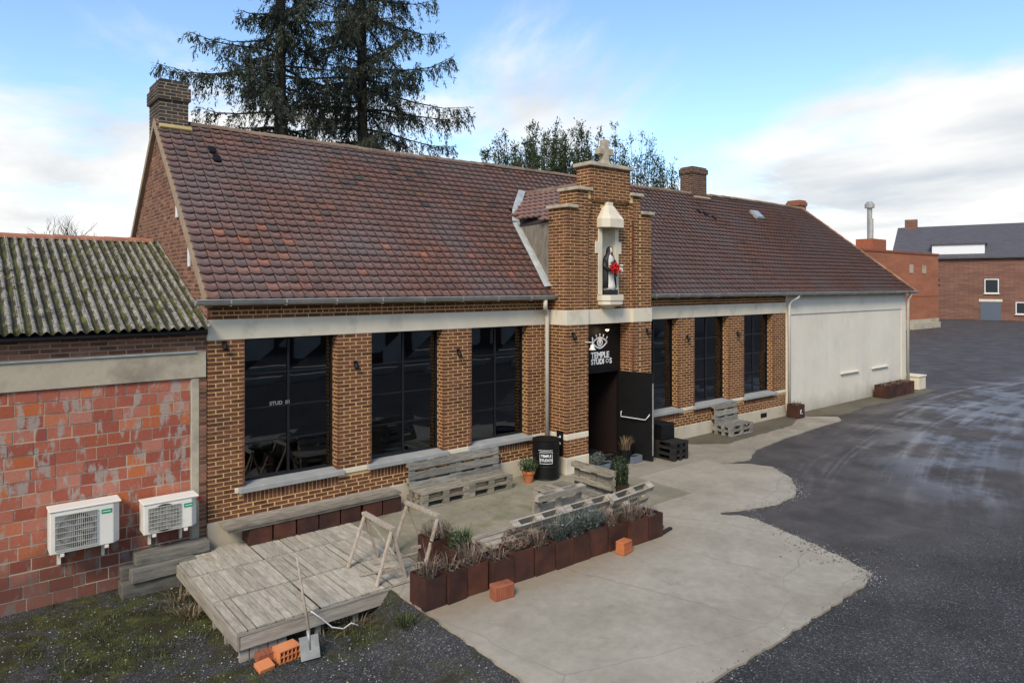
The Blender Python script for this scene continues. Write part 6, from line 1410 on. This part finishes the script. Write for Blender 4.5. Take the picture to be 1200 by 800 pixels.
def upright_tree(x, y, h, wd, nst, nleaf, label, seed, size=0.075, mat=LEAF, group='leafy trees behind the porch'):
    random.seed(seed); t = thing('leafy_tree', label, 'tree', (x, y, -0.03), group=group)
    m = MB(); m.tube([(0, 0, 0), (0.05, 0, h * .2), (0, 0.03, h * .42)], [0.16, 0.12, 0.08], 8); m.build('trunk', BARE, t, smooth=True)
    lim = MB(); VV = []; CC = []
    for k in range(nst):
        a = random.uniform(0, 6.28); rr_ = wd * math.sqrt(random.random()); z0 = random.uniform(0.12, 0.40) * h; zt = h * (1 - 0.16 * (rr_ / wd) ** 1.5) * random.uniform(0.86, 1.0)
        e = np.array((math.cos(a) * rr_, math.sin(a) * rr_, 0)); tt_ = np.linspace(0, 1, 7)[:, None]
        pts = e * (tt_ ** 0.7) + np.array((0, 0, 1)) * (z0 + (zt - z0) * tt_) + np.array((random.uniform(-.2, .2), random.uniform(-.2, .2), 0)) * np.sin(tt_ * 5)
        pts[:, :2] = pts[:, :2] * np.clip(tt_ * 1.3, 0, 1)
        lim.tube([tuple(p) for p in pts[::2]], [0.045, 0.03, 0.018, 0.006], 5)
        nb = max(4, int((zt - z0) * 3.4))
        for q_ in range(nb):
            u_ = random.uniform(0.2, 1.0) ** 0.7; i = min(5, int(u_ * 6)); p0 = pts[i] + (pts[i + 1] - pts[i]) * (u_ * 6 - i)
            b_a = random.uniform(0, 6.28); ln = random.uniform(0.25, 0.75) * (1.15 - 0.7 * u_); dv = np.array((math.cos(b_a) * 0.65, math.sin(b_a) * 0.65, random.uniform(0.5, 1.1)))
            p1 = p0 + dv * ln * 0.6; p2 = p0 + dv * ln; lim.tube([tuple(p0), tuple(p1), tuple(p2)], [0.010, 0.007, 0.003], 3, caps=False)
            n_ = max(3, int(nleaf * random.uniform(0.5, 1.3)))
            v, n = quads_along([p0, p1, p2], n_, size, 0.055, -0.1); 
            VV.append(v); CC.append(np.clip(rng.normal(0.45, 0.25, n), 0, 1))
        v, n = quads_along(pts[3:], nleaf * 2, size, 0.06, -0.2); VV.append(v); CC.append(np.clip(rng.normal(0.55, 0.22, n), 0, 1))
    lim.build('limbs', BARE, t)
    V = np.concatenate(VV); n = len(V) // 4
    link('crown', fast_mesh('crown', V, np.arange(4 * n).reshape(-1, 4), np.concatenate(CC), mat), t)
for i, (u_, y, h, wd, nst, nl_, lb) in enumerate(((600, 20.0, 10.4, 1.35, 44, 18, 'dark leafy tree behind the roof beside the right-hand spruce'), (641, 20.5, 11.5, 1.45, 48, 18, 'tallest dense leafy tree behind the roof left of the stone cross'),
        (682, 20.2, 11.2, 1.15, 38, 17, 'narrow leafy tree directly behind the stone cross'), (718, 20.8, 11.4, 1.05, 32, 11, 'thin see-through leafy tree beside the stone cross on the porch side'), (748, 20.4, 11.6, 1.25, 34, 9, 'airy leafy tree between the stone cross and the brick chimney'), (780, 20.2, 10.7, 0.95, 26, 12, 'low leafy tree directly beside the brick chimney'))):
    upright_tree(pix_xy(u_, y), y, h, wd, nst, nl_, lb, 30 + i, 0.10)
def bare_tree(x, y, h, label, seed):
    random.seed(seed); t = thing('bare_tree', label, 'tree', (x, y, -0.03)); lim = MB(); br = MB()
    lim.tube([(0, 0, 0), (0.1, 0, h * .25), (0, 0, h * .4)], [0.25, 0.2, 0.14], 8); lim.build('trunk', BARE, t)
    def grow(p, d, ln, r, lv):
        q_ = p + d * ln; br.tube([tuple(p), tuple((p + q_) / 2 + Vector((random.uniform(-.05, .05) * ln,) * 3)), tuple(q_)], [r, r * .8, r * .55], 4 if lv > 1 else 5, caps=False)
        if lv >= 5: return
        for k in range(3 if lv else 6):
            e = (d + Vector((random.uniform(-.8, .8), random.uniform(-.8, .8), random.uniform(-.1, .6)))).normalized(); grow(q_ if k else p + d * ln * .6, e, ln * random.uniform(.55, .8), r * .5, lv + 1)
    grow(Vector((0, 0, h * .35)), Vector((0, 0, 1)), h * .2, 0.13, 0); br.build('crown', BARE, t, fixn=False)
bare_tree(pix_xy(88, 42), 42, 8.6, 'bare winter tree showing above the corrugated shed roof', 5)

# ------------------------------------------------------------------ far buildings
def bmat(name, a, b, sc=3.0):
    m, nt, bb = newmat(name); g = N(nt, 'ShaderNodeNewGeometry'); P = g.outputs['Position']
    sp = N(nt, 'ShaderNodeSeparateXYZ'); L(nt, P, sp.inputs[0]); cv = N(nt, 'ShaderNodeCombineXYZ'); L(nt, sp.outputs[0], cv.inputs[0]); L(nt, sp.outputs[2], cv.inputs[1])
    br = N(nt, 'ShaderNodeTexBrick'); L(nt, cv.outputs[0], br.inputs['Vector']); br.inputs['Scale'].default_value = 1.0; br.inputs['Brick Width'].default_value = 0.24; br.inputs['Row Height'].default_value = 0.075; br.inputs['Mortar Size'].default_value = 0.008
    br.inputs['Color1'].default_value = (*a, 1); br.inputs['Color2'].default_value = (*b, 1); br.inputs['Mortar'].default_value = (a[0] * .8, a[1] * .95, a[2] * 1.1, 1)
    f = noise(nt, 0.5, 6, 0.65, vec=P, stretch=(0.5, 0.5, 2.5)); c = mixc(nt, 0.6, br.outputs[0], ramp(nt, [(0.3, (0.6, 0.58, 0.56)), (0.7, (1.25, 1.22, 1.2))], f), 'MULTIPLY'); L(nt, c, bb.inputs['Base Color']); bb.inputs['Roughness'].default_value = 0.92; return m
ORB = bmat('orange_brick', (0.34, 0.115, 0.052), (0.42, 0.15, 0.07)); HBR = bmat('house_brick', (0.16, 0.075, 0.05), (0.26, 0.13, 0.085))
FGL = PLAIN('far_glass', (0.03, 0.035, 0.04), 0.15)
OL = (56.0, 27.0, -0.03); ob = thing('brick_warehouse', 'blank orange brick outbuilding with metal flue beyond the white end wall', 'building', OL)
def opart(mb, nm, mt, par=None, **k): return mb.build(nm, mt, par or ob, off=OL, **k)
m = MB(); m.box(56, 76.9, 27.0, 36.0, 0, 7.1); opart(m, 'wall', ORB)
m = MB(); m.box(55.9, 77.0, 26.93, 36.1, 7.1, 7.28); opart(m, 'coping', TERRAD)
m = MB(); m.box(56, 76.95, 26.93, 27.0, 0, 0.9); m.box(70, 76.4, 26.6, 26.93, 0, 0.55); opart(m, 'base_course', CEMENT)
m = MB(); m.box(56, 76.92, 26.975, 27.0, 3.05, 3.2); opart(m, 'string_course', TERRAD)
for xx in (70.0, 73.0):
    m = MB(); m.box(xx, xx + 0.75, 26.95, 27.0, 5.3, 6.1); opart(m, 'vent', CEMENT)
m = MB(); m.box(64.6, 67.4, 28.0, 29.5, 7.2, 8.35); ch_ = opart(m, 'chimney', TERRAD); m = MB(); m.tube([(65.6, 28.7, 8.3), (65.6, 28.7, 11.2)], 0.22, 10); m.tube([(65.6, 28.7, 11.2), (65.6, 28.7, 11.55), (65.6, 28.7, 11.8)], [0.42, 0.42, 0.2], 10); opart(m, 'flue', ZINC, ch_, smooth=False)
m = MB(); m.tube([(65.35, 28.5, 8.3), (65.35, 28.5, 10.2)], 0.24, 10); opart(m, 'flue', ZINC, ch_)
for zz in (4.1, 4.6):
    m = MB(); m.box(76.9, 77.9, 27.2, 27.3, zz, zz + 0.15); opart(m, 'wall_bracket', BLACKM)
def house(x0, x1, y0, y1, ze, zr, wall, roofm, label, wins, doors=(), chim=(), dormer=None, name='house'):
    o_ = (x0, y0, -0.03); t = thing(name, label, 'house', o_, group='far houses'); pt = lambda mb, nm, mt, par=None, **k: mb.build(nm, mt, par or t, off=o_, **k)
    ym = (y0 + y1) / 2; m = MB(); m.prism([(y0, 0), (y1, 0), (y1, ze), (ym, zr), (y0, ze)], 'x', x0, x1); pt(m, 'wall', wall)
    m = MB(); k = (zr - ze) / (ym - y0); m.prism([(y0 - .4, ze - .4 * k + .04), (ym, zr + .04), (y1 + .4, ze - .4 * k + .04), (y1 + .4, ze - .4 * k + .2), (ym, zr + .2), (y0 - .4, ze - .4 * k + .2)], 'x', x0 - .25, x1 + .25); rf = pt(m, 'roof', roofm)
    for (a, b, z0, z1) in wins:
        m = MB(); m.box(a, b, y0 - 0.03, y0 + 0.02, z0, z1); w_ = pt(m, 'window', SIGNW); m = MB(); m.box(a + .1, b - .1, y0 - 0.05, y0 - 0.03, z0 + .1, z1 - .1); pt(m, 'pane', FGL, w_); m = MB(); m.box(a - .1, b + .1, y0 - .16, y0, z0 - .12, z0 - .01); pt(m, 'sill', STONE, w_)
    for (a, b, z1, mt) in doors:
        m = MB(); m.box(a, b, y0 - 0.04, y0 + 0.02, 0, z1); d_ = pt(m, 'door', mt); m = MB(); m.box(a - .15, b + .15, y0 - .06, y0 + .01, z1 + .01, z1 + .3); pt(m, 'lintel', STONE, d_)
    for (a, b) in chim:
        m = MB(); m.box(a, b, ym - .4, ym + .4, zr - .6, zr + 1.2); pt(m, 'chimney', wall, rf)
    if dormer:
        a, b, z0, z1 = dormer; m = MB(); m.box(a, b, y0 + 0.2, ym, z0, z1); dm_ = pt(m, 'dormer', SIGNW, rf); m = MB(); m.box(a - .2, b + .2, y0, ym, z1, z1 + .15); pt(m, 'dormer_roof', roofm, rf)
    return t
GREYD = PLAIN('grey_door', (0.10, 0.12, 0.15), 0.5)
hs = house(0, 30, 0, 11, 7.6, 11.6, HBR, SLATE, 'dark slate-roofed brick house rising behind the orange brick outbuilding', [(a, a + 1.4, z, z + 1.7) for a in (9.6, 13.6, 17.5, 21.5, 25.5) for z in (3.2,)] + [(2.0, 3.4, 3.2, 4.9), (12.6, 14.2, 0.8, 2.2), (20, 21.6, 0.8, 2.2)], [(9.2, 11.2, 2.2, GREYD), (17.2, 18.3, 2.1, GREYD)], [(0.6, 2.0), (19, 20.2)], (4.2, 9.6, 7.9, 9.1))
hs.location = (pix_xy(1047, 38.0), 38.0, -0.03); hs.rotation_euler = (0, 0, R(-76))
house(58, 84, 40, 50, 5.6, 9.0, HBR, TILE, 'low house with red tiled roof peeping over the orange outbuilding', [], [], [])
house(126, 150, 34, 45, 6.0, 9.6, ORB, TILE, 'red-roofed brick house beyond the slate-roofed house', [(a, a + 1.4, z, z + 1.5) for a in (128, 133, 138, 143) for z in (0.9, 3.6)], [(130.5, 131.6, 2.1, GREYD)], [(137, 138)])
# drop unlabeled empties left over
for k_, t in protos.items(): pass

WX = thing('yard_building', 'long pale building with dark brown piers across the yard, out of view, added for the windows to mirror', 'building', (-14.0, -15.0, -0.36))  # out of view behind the camera, added so the window glass has something to mirror
PALE = MAT('pale_wall', [(0.50, 0.49, 0.46), (0.60, 0.59, 0.56)], scale=1.0); BRN = PLAIN('brown_pier', (0.09, 0.04, 0.03), 0.8)
def wpart(mb, nm, mt): return mb.build(nm, mt, WX, off=(-14.0, -15.0, -0.36))
m = MB(); m.box(-14, 46, -23, -15, -0.4, 5.2); wpart(m, 'wall', PALE)
for k in range(24):
    m = MB(); x = -13 + k * 2.5; m.box(x, x + 0.9, -15.06, -14.95, -0.4, 4.6); wpart(m, 'pier', BRN)
m = MB(); m.prism([(-23.4, 5.2), (-14.5, 5.2), (-19, 7.4)], 'x', -14.4, 46.4); wpart(m, 'roof', SLATE)
m = MB(); m.box(0, 46, 0, 0.25, 0, 0.5); o = m.build('low_wall', RENDERW, None, (-8, -5.6, -0.2), bevel=0.02); tag(o, 'low white wall across the yard, out of view, added to mirror as a pale line in the windows', 'wall')  # unseen from the camera, added for its pale line in the window reflections
